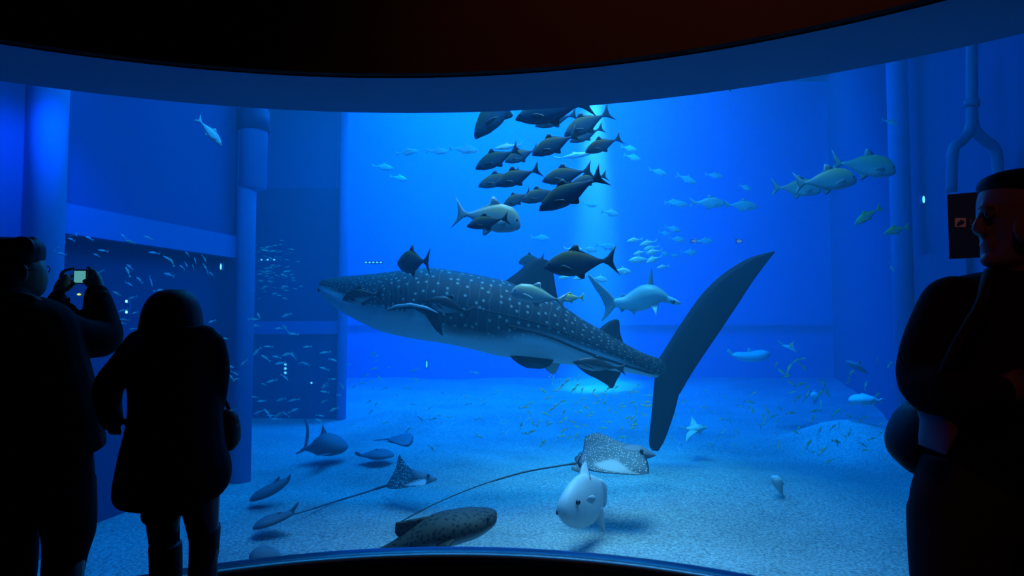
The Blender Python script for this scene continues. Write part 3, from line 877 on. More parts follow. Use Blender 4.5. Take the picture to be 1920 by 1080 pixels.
bm = bmesh.new(); ball(bm, P(803, 892, 7.24), .018, 8); link_at('eye', bm, M_EYE, ray2)
bm = bmesh.new(); tube(bm, [P(x, y, d) for x, y, d in catmull([(732, 911, 7.4), (720, 912, 7.4), (680, 925, 7.35), (630, 940, 7.3), (580, 956, 6.75), (545, 966, 6.5), (500, 980, 6.3), (478, 988, 6.2)], 5)], [.02] * 3 + [.014] * 5 + [.009] * 12 + [.006] * 15 + [.004], 6)
link_at('tail', bm, m_raytail, ray2)

# ---------------------------------------------------------------- sunfish
m_sun = noisy('sunfish_skin', (0.50, 0.54, 0.55), (0.74, 0.77, 0.76), 5, 0.5, 0.4, bump=0.15, detail=6)
m_sunfin = noisy('sunfish_fin', (0.40, 0.45, 0.47), (0.5, 0.55, 0.57), 8, 0.5, 0.4)
SD = 5.9
sun = at_root('sunfish', P(1090, 940, SD), 'pale round sunfish facing the pane below the large eagle ray', 'fish')
bm = bmesh.new()
SS = [(1043, 952, 1047, 968, 5.58, .02), (1048, 938, 1055, 978, 5.60, .07), (1057, 922, 1066, 986, 5.64, .12), (1070, 904, 1080, 989, 5.72, .16), (1084, 892, 1094, 988, 5.82, .18),
      (1100, 888, 1108, 982, 5.94, .16), (1113, 892, 1119, 972, 6.06, .12), (1126, 900, 1129, 956, 6.18, .06), (1133, 910, 1134, 944, 6.25, .02)]
rings(bm, px_body(None, catmull(SS, 3), 20)); link_at('body', bm, m_sun, sun)
bm = bmesh.new(); px_wing(bm, [(1124, 896, 1131, 950, 6.16), (1132, 900, 1136, 948, 6.24), (1137, 910, 1138, 936, 6.3)], .02, RGT); link_at('rear_fin', bm, m_sunfin, sun)
bm = bmesh.new(); px_wing(bm, [(1082, 896, 1108, 898, 5.9), (1086, 886, 1106, 888, 5.95), (1090, 874, 1103, 878, 6.0), (1096, 866, 1101, 868, 6.05)], .03); link_at('dorsal_fin', bm, m_sunfin, sun)
bm = bmesh.new(); px_wing(bm, [(1112, 968, 1130, 950, 6.08), (1118, 978, 1132, 962, 6.08), (1125, 990, 1134, 980, 6.08), (1133, 1001, 1135, 1000, 6.08)], .025); link_at('anal_fin', bm, m_sunfin, sun)
bm = bmesh.new(); ball(bm, P(1084, 942, 5.582), (.022, .02, .022), 10); link_at('eye', bm, M_EYE, sun)
bm = bmesh.new(); ball(bm, P(1045, 961, 5.575), (.014, .02, .022), 10); tag(link_at('mouth', bm, M_EYE, sun), 'dark open mouth')
bm = bmesh.new(); px_wing(bm, [(1098, 938, 1112, 946, 5.68), (1103, 932, 1116, 938, 5.66), (1110, 928, 1118, 931, 5.67)], .012); link_at('pectoral_fin', bm, m_sunfin, sun)

# ---------------------------------------------------------------- zebra shark by the sill
m_zeb, nt, out = new_mat('zebra_shark_skin')
b = principled(nt, out, (0.12, 0.10, 0.06), 0.6, 0.25)
tc = nt.nodes.new('ShaderNodeTexCoord'); vo = node(nt, 'ShaderNodeTexVoronoi'); vo.inputs['Scale'].default_value = 30
rp = nt.nodes.new('ShaderNodeValToRGB'); rp.color_ramp.elements[0].position = .30; rp.color_ramp.elements[1].position = .46
rp.color_ramp.elements[0].color = (0.012, 0.012, 0.010, 1); rp.color_ramp.elements[1].color = (0.075, 0.065, 0.040, 1)
at = node(nt, 'ShaderNodeAttribute', attribute_name='pale'); mx = node(nt, 'ShaderNodeMix', data_type='RGBA'); mx.inputs[7].default_value = (0.42, 0.45, 0.42, 1)
nt.links.new(tc.outputs['Object'], vo.inputs[0]); nt.links.new(vo.outputs['Distance'], rp.inputs[0]); nt.links.new(rp.outputs[0], mx.inputs[6]); nt.links.new(at.outputs['Fac'], mx.inputs[0]); nt.links.new(mx.outputs[2], b.inputs['Base Color'])
zeb = at_root('zebra_shark', P(840, 1000, 5.0), 'dark leopard-spotted shark rising just behind the sill', 'shark')
ZS_ = [(932, 967, 932, 972, 5.0, .02), (930, 960, 929, 980, 5.0, .09), (920, 956, 918, 990, 4.99, .14), (900, 954.5, 897, 1003, 4.97, .18), (875, 955, 868, 1013, 4.95, .20), (850, 958, 838, 1022, 4.92, .20),
       (820, 963, 800, 1034, 4.9, .18), (795, 974, 770, 1046, 4.88, .15), (770, 992, 742, 1056, 4.87, .12), (738, 1014, 712, 1064, 4.87, .09), (700, 1034, 680, 1070, 4.88, .06), (660, 1052, 645, 1074, 4.9, .03)]
ZF_ = catmull(ZS_, 3)
bm = bmesh.new(); lay = bm.verts.layers.float.new('pale')
for row in rings(bm, px_body(None, ZF_, 24)):
    for k, v in enumerate(row):
        fr_ = (1 - math.cos(2 * math.pi * k / 24)) / 2
        v[lay] = max(0, min(1, (fr_ - .60) / .08))
link_at('body', bm, m_zeb, zeb)
bm = bmesh.new(); px_wing(bm, [(815, 966, 770, 1000, 4.89), (790, 970, 758, 1008, 4.88), (760, 976, 746, 1006, 4.87), (742, 979, 740, 998, 4.86)], .015); link_at('dorsal_fin', bm, m_zeb, zeb)
bm = bmesh.new(); ball(bm, P(915, 972, 4.86), .012, 8); link_at('eye', bm, M_EYE, zeb)
bm = bmesh.new(); px_wing(bm, [(860, 1005, 820, 1020, 4.76), (845, 1022, 815, 1030, 4.66), (828, 1036, 812, 1038, 4.58)], .015, UPV); link_at('pectoral_fin', bm, m_zeb, zeb)

# ---------------------------------------------------------------- further sharks and rays
m_far = noisy('far_shark_skin', (0.15, 0.18, 0.20), (0.18, 0.21, 0.23), 4, 0.7, 0.2)
m_farp = noisy('pale_ray_skin', (0.60, 0.62, 0.55), (0.72, 0.74, 0.66), 6, 0.6, 0.3)


def shark(label, st, fins, tail, mat, cat='shark', name='shark'):
    o = at_root(name, P((st[0][0] + st[-1][0]) / 2, (st[0][1] + st[-1][3]) / 2, st[0][4]), label, cat)
    bm = bmesh.new(); rings(bm, px_body(None, catmull(st, 3), 14)); link_at('body', bm, mat, o)
    for nm, prs in fins:
        bm = bmesh.new(); px_wing(bm, prs, .025); link_at(nm, bm, mat, o)
    if tail:
        bm = bmesh.new()
        for prs in tail:
            px_wing(bm, prs, .025)
        link_at('tail_fin', bm, mat, o)
    return o


D = 9.5
shark('dark shark low over the sand behind the small eagle ray', [(652, 836, 652, 841, D, .05), (645, 828, 644, 848, D, .16), (628, 816, 626, 853, D, .24), (608, 812, 606, 853, D, .22), (592, 822, 590, 850, D, .14), (580, 834, 578, 846, D, .06), (566, 840, 566, 845, D, .03)],
      [('dorsal_fin', [(618, 818, 598, 822, D), (610, 806, 602, 810, D), (606, 796, 604, 798, D)]), ('pectoral_fin', [(625, 848, 605, 850, D - .2), (612, 853, 596, 854, D - .5), (595, 853, 590, 853, D - .7)])],
      [[(576, 834, 568, 846, D), (580, 815, 572, 826, D), (578, 796, 574, 806, D), (572, 784, 571, 788, D)], [(576, 842, 566, 842, D), (566, 848, 560, 846, D), (556, 852, 554, 850, D)]], m_far)
D = 9.3
shark('flat dark shark resting on the sand under the flat ray', [(738, 852, 738, 856, D, .05), (725, 846, 724, 858, D, .2), (705, 844, 704, 859, D, .22), (690, 848, 690, 857, D, .12), (676, 852, 676, 856, D, .04)],
      [('dorsal_fin', [(712, 847, 702, 848, D), (708, 841, 704, 842, D)])], [[(680, 852, 672, 856, D), (668, 846, 664, 850, D)]], m_far)
D = 7.1
shark('dim shark nosing up on the left sand, upper one of two', [(470, 934, 470, 939, D, .04), (478, 923, 480, 938, D, .12), (495, 913, 498, 933, D, .16), (512, 905, 516, 926, D, .14), (526, 899, 530, 916, D, .09), (538, 895, 541, 905, D, .04)],
      [('dorsal_fin', [(508, 908, 520, 904, D), (518, 898, 524, 898, D), (524, 893, 526, 894, D)])], [[(532, 900, 540, 906, D), (540, 893, 545, 896, D), (544, 888, 545, 889, D)]], m_far)
D = 6.1
shark('dim shark on the left sand under the small ray tail, lower one of two', [(477, 986, 477, 990, D, .04), (484, 976, 486, 989, D, .12), (505, 967, 508, 984, D, .16), (528, 962, 531, 976, D, .10), (548, 957, 550, 966, D, .04)],
      [('dorsal_fin', [(514, 968, 526, 964, D), (522, 960, 528, 960, D)])], [[(542, 958, 548, 966, D), (552, 948, 555, 954, D), (560, 940, 561, 942, D)]], m_far)
D = 5.2
shark('dark rounded back of a fish just above the sill near the boots', [(470, 1036, 470, 1046, D, .04), (478, 1028, 478, 1056, D, .09), (492, 1025, 492, 1066, D, .12), (508, 1028, 508, 1070, D, .10), (522, 1036, 522, 1066, D, .05), (532, 1046, 532, 1060, D, .02)],
      [('dorsal_fin', [(490, 1028, 512, 1032, D), (500, 1025, 510, 1028, D)])], None, m_far, 'fish', 'dark_fish')
D = 11.0
o = at_root('flat_ray', P(757, 823, D), 'flat dark ray hovering over the sand between the far sharks', 'ray')
ray_disc(o, [(770, 812, 758, 813, D + .5, .01), (772, 816, 742, 818, D + .25, .05), (776, 820, 726, 824, D, .09), (772, 828, 742, 831, D - .25, .05), (766, 834, 756, 835, D - .5, .01)], m_far, Vector((0, 0, 1)), lambda s, c, t: 0.0)
bm = bmesh.new(); tube(bm, [P(728, 823, D), P(716, 824, D), P(700, 826, D)], [.02, .014, .006], 6); link_at('tail', bm, m_far, o)
D = 9.6
o = at_root('pale_ray', P(1303, 800, D), 'pale star-shaped ray turning up its wings among the small fish on the right', 'ray')
bm = bmesh.new(); rings(bm, px_body(None, catmull([(1285, 803, 1285, 805, D, .02), (1295, 799, 1294, 811, D, .08), (1307, 796, 1305, 812, D, .10), (1317, 797, 1316, 807, D, .07), (1326, 800, 1326, 803, D, .02)], 3), 14)); link_at('body', bm, m_farp, o)
bm = bmesh.new(); px_wing(bm, [(1312, 800, 1292, 806, D + .05), (1306, 791, 1293, 797, D + .2), (1299, 783, 1296, 786, D + .35), (1297, 780, 1296, 781, D + .4)], .03); link_at('wing', bm, m_farp, o)
bm = bmesh.new(); px_wing(bm, [(1312, 806, 1294, 806, D - .05), (1302, 814, 1288, 812, D - .2), (1293, 822, 1286, 820, D - .3), (1288, 828, 1286, 828, D - .35)], .03); link_at('wing', bm, m_farp, o)
bm = bmesh.new(); px_wing(bm, [(1316, 806, 1308, 808, D), (1315, 812, 1310, 813, D), (1312, 816, 1311, 816, D)], .015); link_at('pelvic_fin', bm, m_farp, o)
bm = bmesh.new(); tube(bm, [P(1287, 804, D), P(1280, 802, D), P(1272, 797, D)], [.02, .012, .004], 6); link_at('tail', bm, m_farp, o)
D = 11.5
o = at_root('blue_ray', P(1477, 651, D), 'small blue ray gliding above the yellow fish on the right', 'ray')
ray_disc(o, [(1488, 642, 1482, 645, D + .3, .01), (1489, 649, 1470, 651, D + .1, .05), (1492, 655, 1466, 647, D - .1, .05), (1494, 662, 1484, 656, D - .3, .01)], m_farp, Vector((0, -.3, 1)).normalized(), lambda s, c, t: 0.0)
bm = bmesh.new(); tube(bm, [P(1472, 649, D), P(1464, 643, D), P(1458, 638, D)], [.025, .014, .005], 6); link_at('tail', bm, m_farp, o)
D = 13.2
shark('faint ghostly shark far behind the whale shark tail', [(1372, 664, 1372, 668, D, .05), (1385, 660, 1385, 675, D, .2), (1405, 660, 1405, 679, D, .25), (1428, 656, 1428, 676, D, .22), (1442, 660, 1442, 668, D, .08)],
      [('dorsal_fin', [(1412, 661, 1400, 663, D), (1406, 652, 1402, 654, D)])], [[(1376, 662, 1370, 668, D), (1366, 654, 1362, 658, D)]], m_farp)
D = 10.4
shark('plump blue fish cruising above the bright rock mound on the right', [(1593, 748, 1593, 753, D, .05), (1602, 741, 1602, 758, D, .13), (1620, 739, 1620, 759, D, .16), (1636, 743, 1636, 757, D, .11), (1648, 749, 1648, 755, D, .04)],
      [('dorsal_fin', [(1608, 742, 1626, 742, D), (1616, 737, 1624, 738, D)])], [[(1646, 750, 1652, 752, D), (1654, 746, 1657, 748, D)], [(1646, 753, 1652, 752, D), (1655, 758, 1658, 757, D)]], m_farp, 'fish', 'grouper')
D = 11.0
shark('dark slanting shark below the greenish water on the right', [(1588, 676, 1588, 680, D, .05), (1596, 676, 1594, 688, D, .12), (1610, 682, 1606, 694, D, .12), (1622, 692, 1620, 699, D, .05)],
      [('dorsal_fin', [(1602, 680, 1612, 685, D), (1612, 676, 1615, 679, D)])], [[(1618, 692, 1622, 700, D), (1628, 698, 1629, 701, D)]], m_far)
D = 7.2
shark('slim blue fish nosing down to its shadow on the right sand', [(1446, 893, 1458, 892, D, .03), (1446, 900, 1464, 896, D, .06), (1450, 910, 1467, 905, D, .06), (1458, 920, 1468, 916, D, .03), (1464, 928, 1468, 926, D, .01)],
      [('dorsal_fin', [(1460, 898, 1466, 912, D), (1468, 902, 1470, 908, D)])], [[(1464, 926, 1468, 925, D), (1466, 938, 1474, 934, D)]], m_farp, 'fish', 'slim_fish')
o = at_root('sunfish', P(1527, 743, 10.8), 'tiny round white sunfish far off among the yellow fish', 'fish')
bm = bmesh.new(); ball(bm, P(1527, 742, 10.8), (.065, .04, .065), 14); link_at('body', bm, m_sun, o)
bm = bmesh.new(); px_wing(bm, [(1522, 748, 1532, 748, 10.8), (1524, 754, 1531, 753, 10.8), (1526, 759, 1529, 758, 10.8)], .015); link_at('anal_fin', bm, m_sunfin, o)
bm = bmesh.new(); px_wing(bm, [(1523, 737, 1532, 737, 10.8), (1526, 731, 1531, 731, 10.8)], .015); link_at('dorsal_fin', bm, m_sunfin, o)

# ---------------------------------------------------------------- schools of small fish
def small_bm(tail=.5):
    bm = body_bm(dict(up=[(0, 0), (.1, .06), (.4, .12), (.75, .06), (1, .02)], lo=[(0, .0), (.1, .055), (.4, .11), (.75, .05), (1, .02)], wd=[(0, .01), (.3, .055), (1, .01)]), 8, 8)
    plate(bm, [(-.46, .03), (-.6, .08), (-.74, .17), (-.62, 0), (-.74, -.17), (-.6, -.08), (-.46, -.03)], .03)
    plate(bm, [(.15, .10), (.05, .17), (-.3, .11), (-.35, .06)], .02)
    return bm


M_SMALLY = skin_mat('small_yellow_skin', (0.80, 0.72, 0.12), (0.88, 0.88, 0.60), (0.92, 0.93, 0.85), -0.12, 0.12, 0.4, 0.4)
sf = link('school_fish', small_bm(), M_SMALL)
yf = link('yellow_school_fish', small_bm(), M_SMALLY)
USED = {sf.name: False, yf.name: False}


def inside(poly, x, y):
    c = False
    for (x0, y0), (x1, y1) in zip(poly, poly[1:] + poly[:1]):
        if (y0 > y) != (y1 > y) and x < (x1 - x0) * (y - y0) / (y1 - y0) + x0:
            c = not c
    return c


def school(proto, n, poly, d0, d1, px0, px1, label, group, head=180, jit=25, seed=1):
    """n separate fish of one school; head: swimming direction on the photo in degrees, px0..px1 their length there."""
    rnd = random.Random(seed)
    xs, ys = [p[0] for p in poly], [p[1] for p in poly]
    done, tries = 0, 0
    placed = []
    while done < n and tries < 20000:
        tries += 1
        x, y = rnd.uniform(min(xs), max(xs)), rnd.uniform(min(ys), max(ys))
        if not inside(poly, x, y) or any((x - a) ** 2 + ((y - b) * 1.6) ** 2 < (px0 * .8) ** 2 for a, b in placed):
            continue
        d = rnd.uniform(d0, d1)
        p = P(x, y, d)
        if p.z < sand_z(p.x, p.y) + 0.18 or not (-6 < p.x < 6.0):
            continue
        placed.append((x, y))
        l = rnd.uniform(px0, px1) / 2
        a = math.radians(head + rnd.gauss(0, jit) + (180 if rnd.random() < .12 else 0))
        o = proto if not USED[proto.name] else proto.copy()
        if USED[proto.name]:
            COL.objects.link(o)
        USED[proto.name] = True
        tag(o, label, 'fish', group)
        place(o, (x + l * math.cos(a), y - l * math.sin(a)), (x - l * math.cos(a), y + l * math.sin(a)), d, rnd.uniform(-.12, .12) * l * 2 / FPX * d * 3, rnd.uniform(.9, 1.3))
        done += 1


school(sf, 30, [(95, 440), (300, 440), (330, 500), (270, 620), (215, 640), (205, 530), (100, 470)], 5.5, 6.3, 11, 19, 'pale blue small fish in the loose school above the raised camera', 'school above the raised camera', 165, 30, 3)
school(sf, 9, [(335, 470), (400, 480), (400, 520), (340, 510)], 6.0, 7.5, 9, 14, 'dim small fish hanging head-down above the long-haired visitor', 'fish above the long-haired visitor', 115, 18, 4)
school(sf, 8, [(385, 595), (460, 625), (460, 720), (400, 700)], 7.0, 8.0, 10, 16, 'small fish in the sparse line beside the padded coat shoulder', 'fish beside the coat shoulder', 170, 20, 5)
school(sf, 40, [(475, 590), (545, 585), (600, 650), (640, 690), (640, 760), (600, 790), (475, 790)], 8.3, 10.5, 10, 19, 'pale small fish in the school under the whale shark snout', 'school under the whale shark snout', 170, 25, 6)
school(sf, 62, [(600, 700), (700, 660), (800, 690), (940, 700), (1000, 760), (990, 830), (850, 850), (700, 830), (610, 770)], 9.0, 11.2, 8, 14, 'tiny pale fish in the wide school under the whale shark belly', 'school under the whale shark belly', 10, 25, 7)
school(yf, 86, [(1020, 690), (1070, 690), (1120, 725), (1180, 720), (1222, 700), (1218, 780), (1210, 830), (1120, 835), (1000, 830), (960, 780), (1000, 740)], 7.9, 9.4, 10, 16, 'tiny yellow-backed fish in the dense school below the whale shark tail stem', 'school below the whale shark tail stem', 25, 35, 8)
school(sf, 50, [(1245, 750), (1330, 730), (1470, 790), (1480, 870), (1400, 880), (1330, 850), (1250, 850)], 8.6, 10.6, 8, 13, 'tiny pale fish in the scattered school around the star-shaped ray', 'school around the star-shaped ray', 110, 60, 9)
school(yf, 46, [(1405, 720), (1470, 640), (1545, 640), (1560, 720), (1600, 790), (1560, 870), (1440, 830), (1400, 760)], 7.4, 9.6, 11, 20, 'yellow small fish in the loose school right of the whale shark tail', 'school right of the whale shark tail', 35, 45, 10)
school(yf, 26, [(1600, 680), (1690, 660), (1700, 740), (1690, 820), (1560, 880), (1560, 800)], 7.0, 9.2, 9, 16, 'yellow small fish near the bright mound beside the man in the sweater', 'fish near the bright mound', 40, 40, 11)
rnd = random.Random(21)
bm = bmesh.new()
for k in range(90):
    p = P(min(max(rnd.gauss(514, 22), 470), 565), min(max(rnd.gauss(502, 28), 445), 560), rnd.uniform(10.5, 12))
    src = small_bm()
    M = Matrix.Translation(p) @ Matrix.Rotation(rnd.uniform(-.6, .6) + (math.pi if rnd.random() < .5 else 0), 4, 'Z') @ Matrix.Rotation(rnd.uniform(-.4, .4), 4, 'Y') @ Matrix.Scale(rnd.uniform(.05, .09), 4)
    bmesh.ops.transform(src, matrix=M, verts=src.verts[:])
    me = bpy.data.meshes.new('tmp'); src.to_mesh(me); src.free(); bm.from_mesh(me); bpy.data.meshes.remove(me)
tag(link('fry_swarm', bm, M_SMALL), 'hazy swarm of tiny fry before the dark far window', 'fish', None, 'stuff')

# ---------------------------------------------------------------- tank columns, windows, beams
def round_post(name, px, d, half, y_top, base=True, mat=None, z1=None):
    c = P(px, 600, d)
    z0 = sand_z(c.x, c.y) - 0.1
    zt = z1 if z1 is not None else P(px, y_top, d).z
    bm = bmesh.new(); bmesh.ops.create_cone(bm, cap_ends=True, segments=28, radius1=half * d / FPX, radius2=half * d / FPX, depth=zt - z0, matrix=Matrix.Translation((c.x, c.y, (z0 + zt) / 2)))
    return struct(name, bm, mat or mat_post, True)


def slab_px(name, x0, y0, x1, y1, d, th, mat, d1=None):
    """Flat wall panel between photo corners standing at depth d (d1 at its right end)."""
    d1 = d1 or d
    bm = bmesh.new()
    a, b, c, e = P(x0, y0, d), P(x1, y0, d1), P(x1, y1, d1), P(x0, y1, d)
    zt, zb = max(a.z, b.z), min(c.z, e.z)
    n = Vector((-(b - a).y, (b - a).x, 0)).normalized() * th
    prism(bm, [(a.x, a.y), (b.x, b.y), (b.x + n.x, b.y + n.y), (a.x + n.x, a.y + n.y)], zb, zt)
    return struct(name, bm, mat)


def wall_px(name, pts, z0, z1, th, mat):
    """Wall along plan points given as (photo column, depth)."""
    q = [P(x, 604, d) for x, d in pts]
    bm = bmesh.new()
    rows = []
    for i, p in enumerate(q):
        t = (q[min(i + 1, len(q) - 1)] - q[max(i - 1, 0)]); t.z = 0; t.normalize()
        n = Vector((-t.y, t.x, 0)) * th
        rows.append([(p.x, p.y, z0), (p.x, p.y, z1), (p.x + n.x, p.y + n.y, z1), (p.x + n.x, p.y + n.y, z0)])
    rings(bm, rows)
    return struct(name, bm, mat)


# left: lit column, long dark viewing window under a beam, second column with a collar
wall_px('wall_tank_left', [(-700, 3.3), (-150, 5.0), (40, 5.85)], -1.2, 10.2, .3, mat_tank_dim)
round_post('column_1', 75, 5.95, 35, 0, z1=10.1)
wall_px('wall_tank_left_upper', [(95, 6.1), (440, 8.6)], 2.40, 10.2, .35, mat_tank_dim)
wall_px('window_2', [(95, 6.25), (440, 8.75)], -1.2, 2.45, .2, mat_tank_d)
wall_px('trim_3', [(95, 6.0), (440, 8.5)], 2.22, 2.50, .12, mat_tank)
for k, t in enumerate((.34, .68)):
    c = P(95 + 345 * t, 604, 6.2 + 2.5 * t)
    bm = bmesh.new(); box(bm, (c.x - .05, c.y - .06, -1), (c.x + .05, c.y + .04, 2.4)); struct('trim_%d' % (4 + k), bm, mat_tank)
round_post('column_2', 457, 8.6, 18, 0, z1=10.1)
bm = bmesh.new(); c = P(468, 600, 8.62)
for z0, z1, r in ((P(468, 350, 8.6).z, 10.1, .18),):
    bmesh.ops.create_cone(bm, cap_ends=True, segments=28, radius1=r, radius2=r, depth=z1 - z0, matrix=Matrix.Translation((c.x, c.y, (z0 + z1) / 2)))
struct('column_3', bm, mat_post, True)
bm = bmesh.new(); zc = P(468, 222, 8.6).z
bmesh.ops.create_cone(bm, cap_ends=True, segments=28, radius1=.20, radius2=.20, depth=.26, matrix=Matrix.Translation((c.x, c.y, zc)))
struct('trim_6', bm, mat_tank_d, True)
wall_px('wall_tank_left_far', [(470, 8.9), (430, 14.2)], -1.2, 10.2, .3, mat_tank_dim)
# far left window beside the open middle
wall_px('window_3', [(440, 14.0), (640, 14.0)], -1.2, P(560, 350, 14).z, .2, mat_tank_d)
wall_px('wall_tank_back_left', [(440, 14.05), (640, 14.05)], P(560, 350, 14).z, 10.2, .2, mat_tank_dim)
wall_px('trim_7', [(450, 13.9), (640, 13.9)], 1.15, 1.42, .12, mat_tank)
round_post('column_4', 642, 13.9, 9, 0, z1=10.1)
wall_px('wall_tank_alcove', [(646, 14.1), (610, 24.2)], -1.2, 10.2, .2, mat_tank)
wall_px('trim_8', [(640, 23.7), (1560, 23.7)], 1.30, 1.45, .2, mat_tank)
# right: column, wall with dark windows, arched pipe
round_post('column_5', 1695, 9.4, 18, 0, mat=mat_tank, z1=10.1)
wall_px('wall_tank_right_far', [(1560, 24.2), (1650, 15), (1722, 9.6)], -1.2, 10.2, .3, mat_tank_dimmer)
wall_px('wall_tank_right', [(1722, 9.6), (1905, 7.0), (2500, 3.5), (3400, 2.1)], -1.2, 10.2, .3, mat_tank_dimmer)
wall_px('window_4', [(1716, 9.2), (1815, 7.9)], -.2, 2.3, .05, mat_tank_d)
m_pipe = plain('pipe_navy', (0.012, 0.06, 0.16))
D = 7.0
o = at_root('tank_pipe', P(1822, 260, D), 'dark branching pipe on the tank wall above the sign', 'pipe')
bm = bmesh.new(); tube(bm, [P(x, y, D) for x, y in catmull([(1822, 60), (1822, 190), (1820, 238), (1806, 262), (1790, 275), (1785, 300), (1784, 360)], 4)], .055, 10); link_at('pipe_run', bm, m_pipe, o)
bm = bmesh.new(); tube(bm, [P(x, y, D) for x, y in catmull([(1822, 200), (1826, 240), (1845, 262), (1862, 275), (1870, 300), (1872, 380)], 4)], .055, 10); link_at('pipe_branch', bm, m_pipe, o)
bm = bmesh.new(); tube(bm, [P(1822, 188, D), P(1822, 200, D)], .075, 12); link_at('collar', bm, m_pipe, o)

# ---------------------------------------------------------------- light reflections on the glass, built as small glowing beads
rf_w = glow_mat('reflection_white', (0.45, 0.9, 1.0), 1.6)
rf_y = glow_mat('reflection_yellow', (1.0, 0.9, 0.15), 1.2)
rf_r = glow_mat('reflection_red', (1.0, 0.35, 0.35), 0.8)
GL = 'small reflections glinting in the far windows'


def far_reflection(label, px, py, d, w, h, mat, n=1, dx=0, dy=0, grp=GL):
    o = at_root('glass_reflection', P(px, py, d), label, 'lamp', grp)
    bm = bmesh.new(); c = P(px, py, d)
    s = d / FPX
    box(bm, (c.x - (w / 2 + 1.5) * s - (0), c.y + .012, c.z - (h / 2 + 1.5 + (n - 1) * dy) * s), (c.x + (w / 2 + 1.5 + (n - 1) * dx) * s, c.y + .05, c.z + (h / 2 + 1.5) * s))
    link_at('glint_backing', bm, m_pipe, o, False)
    for k in range(n):
        p = P(px + k * dx, py + k * dy, d)
        bm = bmesh.new(); ball(bm, p, (w / 2 * s, .012, h / 2 * s), 8); link_at('glint_bead', bm, mat, o)
    return o


far_reflection('upright pair of white reflections in the window below the raised right arm', 237, 565, 6.6, 5, 6, rf_w, 2, 0, 20)
far_reflection('yellow reflection glinting between the photographer hands and chest', 148, 552, 6.1, 8, 4, rf_y)
far_reflection('row of five white reflections above the whale shark snout', 686, 492, 15.2, 5, 3, rf_w, 5, 7, 0)
far_reflection('stack of three green-white reflections below the whale shark snout', 535, 683, 13.7, 5, 5, rf_w, 3, 0, 8)
far_reflection('single small white reflection low in the window near the thin post', 584, 718, 13.7, 4, 4, rf_w)
far_reflection('row of three dim reflections in the window behind the fry swarm', 490, 487, 13.7, 4, 3, rf_w, 3, 12, 0)
far_reflection('thin upright white reflection above the long-haired visitor', 414, 500, 8.15, 3, 12, rf_w)
far_reflection('short upright white reflection between the whale shark belly and the left post', 800, 683, 16.3, 3, 14, rf_w)
far_reflection('cyan reflection right of the green fish, before the sign', 1732, 374, 8.5, 5, 14, rf_w)
far_reflection('small red glowing reflection near the loose trio of pale fish', 1308, 452, 16.4, 24, 5, rf_r)
far_reflection('second dim red reflection, right of the brighter red one', 1386, 452, 16.4, 10, 6, rf_r)

# ---------------------------------------------------------------- visitors
m_skin = noisy('skin', (0.40, 0.24, 0.18), (0.46, 0.28, 0.21), 9, 0.5, 0.3)
m_hair = noisy('black_hair', (0.008, 0.007, 0.007), (0.015, 0.013, 0.012), 40, 0.6, 0.2)
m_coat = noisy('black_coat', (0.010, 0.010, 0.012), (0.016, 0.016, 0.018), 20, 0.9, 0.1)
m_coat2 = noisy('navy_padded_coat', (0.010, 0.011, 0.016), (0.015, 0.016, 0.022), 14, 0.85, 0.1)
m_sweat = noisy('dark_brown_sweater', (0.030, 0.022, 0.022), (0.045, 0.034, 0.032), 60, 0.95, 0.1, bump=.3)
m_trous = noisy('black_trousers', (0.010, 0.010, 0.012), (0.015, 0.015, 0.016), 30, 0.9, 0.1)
m_brown = noisy('brown_trousers', (0.09, 0.06, 0.055), (0.12, 0.08, 0.07), 40, 0.9, 0.1)
m_boot = noisy('black_leather', (0.012, 0.012, 0.013), (0.02, 0.02, 0.02), 10, 0.6, 0.3)
m_shirt = noisy('pale_shirt', (0.35, 0.36, 0.42), (0.42, 0.43, 0.48), 12, 0.9, 0.1)
m_collar = noisy('beige_collar', (0.16, 0.12, 0.10), (0.2, 0.15, 0.12), 12, 0.9, 0.1)


def fuse(o, voxel, smooth=4):
    """Fuse overlapping volumes of a mesh into one continuous surface."""
    r = o.modifiers.new('fuse', 'REMESH'); r.mode = 'VOXEL'; r.voxel_size = voxel; r.use_smooth_shade = True
    s = o.modifiers.new('soften', 'SMOOTH'); s.iterations = smooth; s.factor = 0.5
    return o


def stack(bm, rows_px, d, dep, m=20):
    """Closed trunk or limb from (left px, right px, y[, depth offset[, half depth]]) rows, top to bottom."""
    st = []
    for r in rows_px:
        dd = d + (r[3] if len(r) > 3 else 0)
        st.append((r[0], r[2], r[1], r[2], dd, r[4] if len(r) > 4 else dep))
    rings(bm, px_body(None, catmull(st, 3), m))


def limb(bm, pts, n=12):
    """Tapered limb over (point, radius) joints, round at the ends."""
    q = catmull([(*p, r) for p, r in pts], 5)
    tube(bm, [x[:3] for x in q], [x[3] for x in q], n)
    ball(bm, q[0][:3], q[0][3], n)
    ball(bm, q[-1][:3], q[-1][3], n)


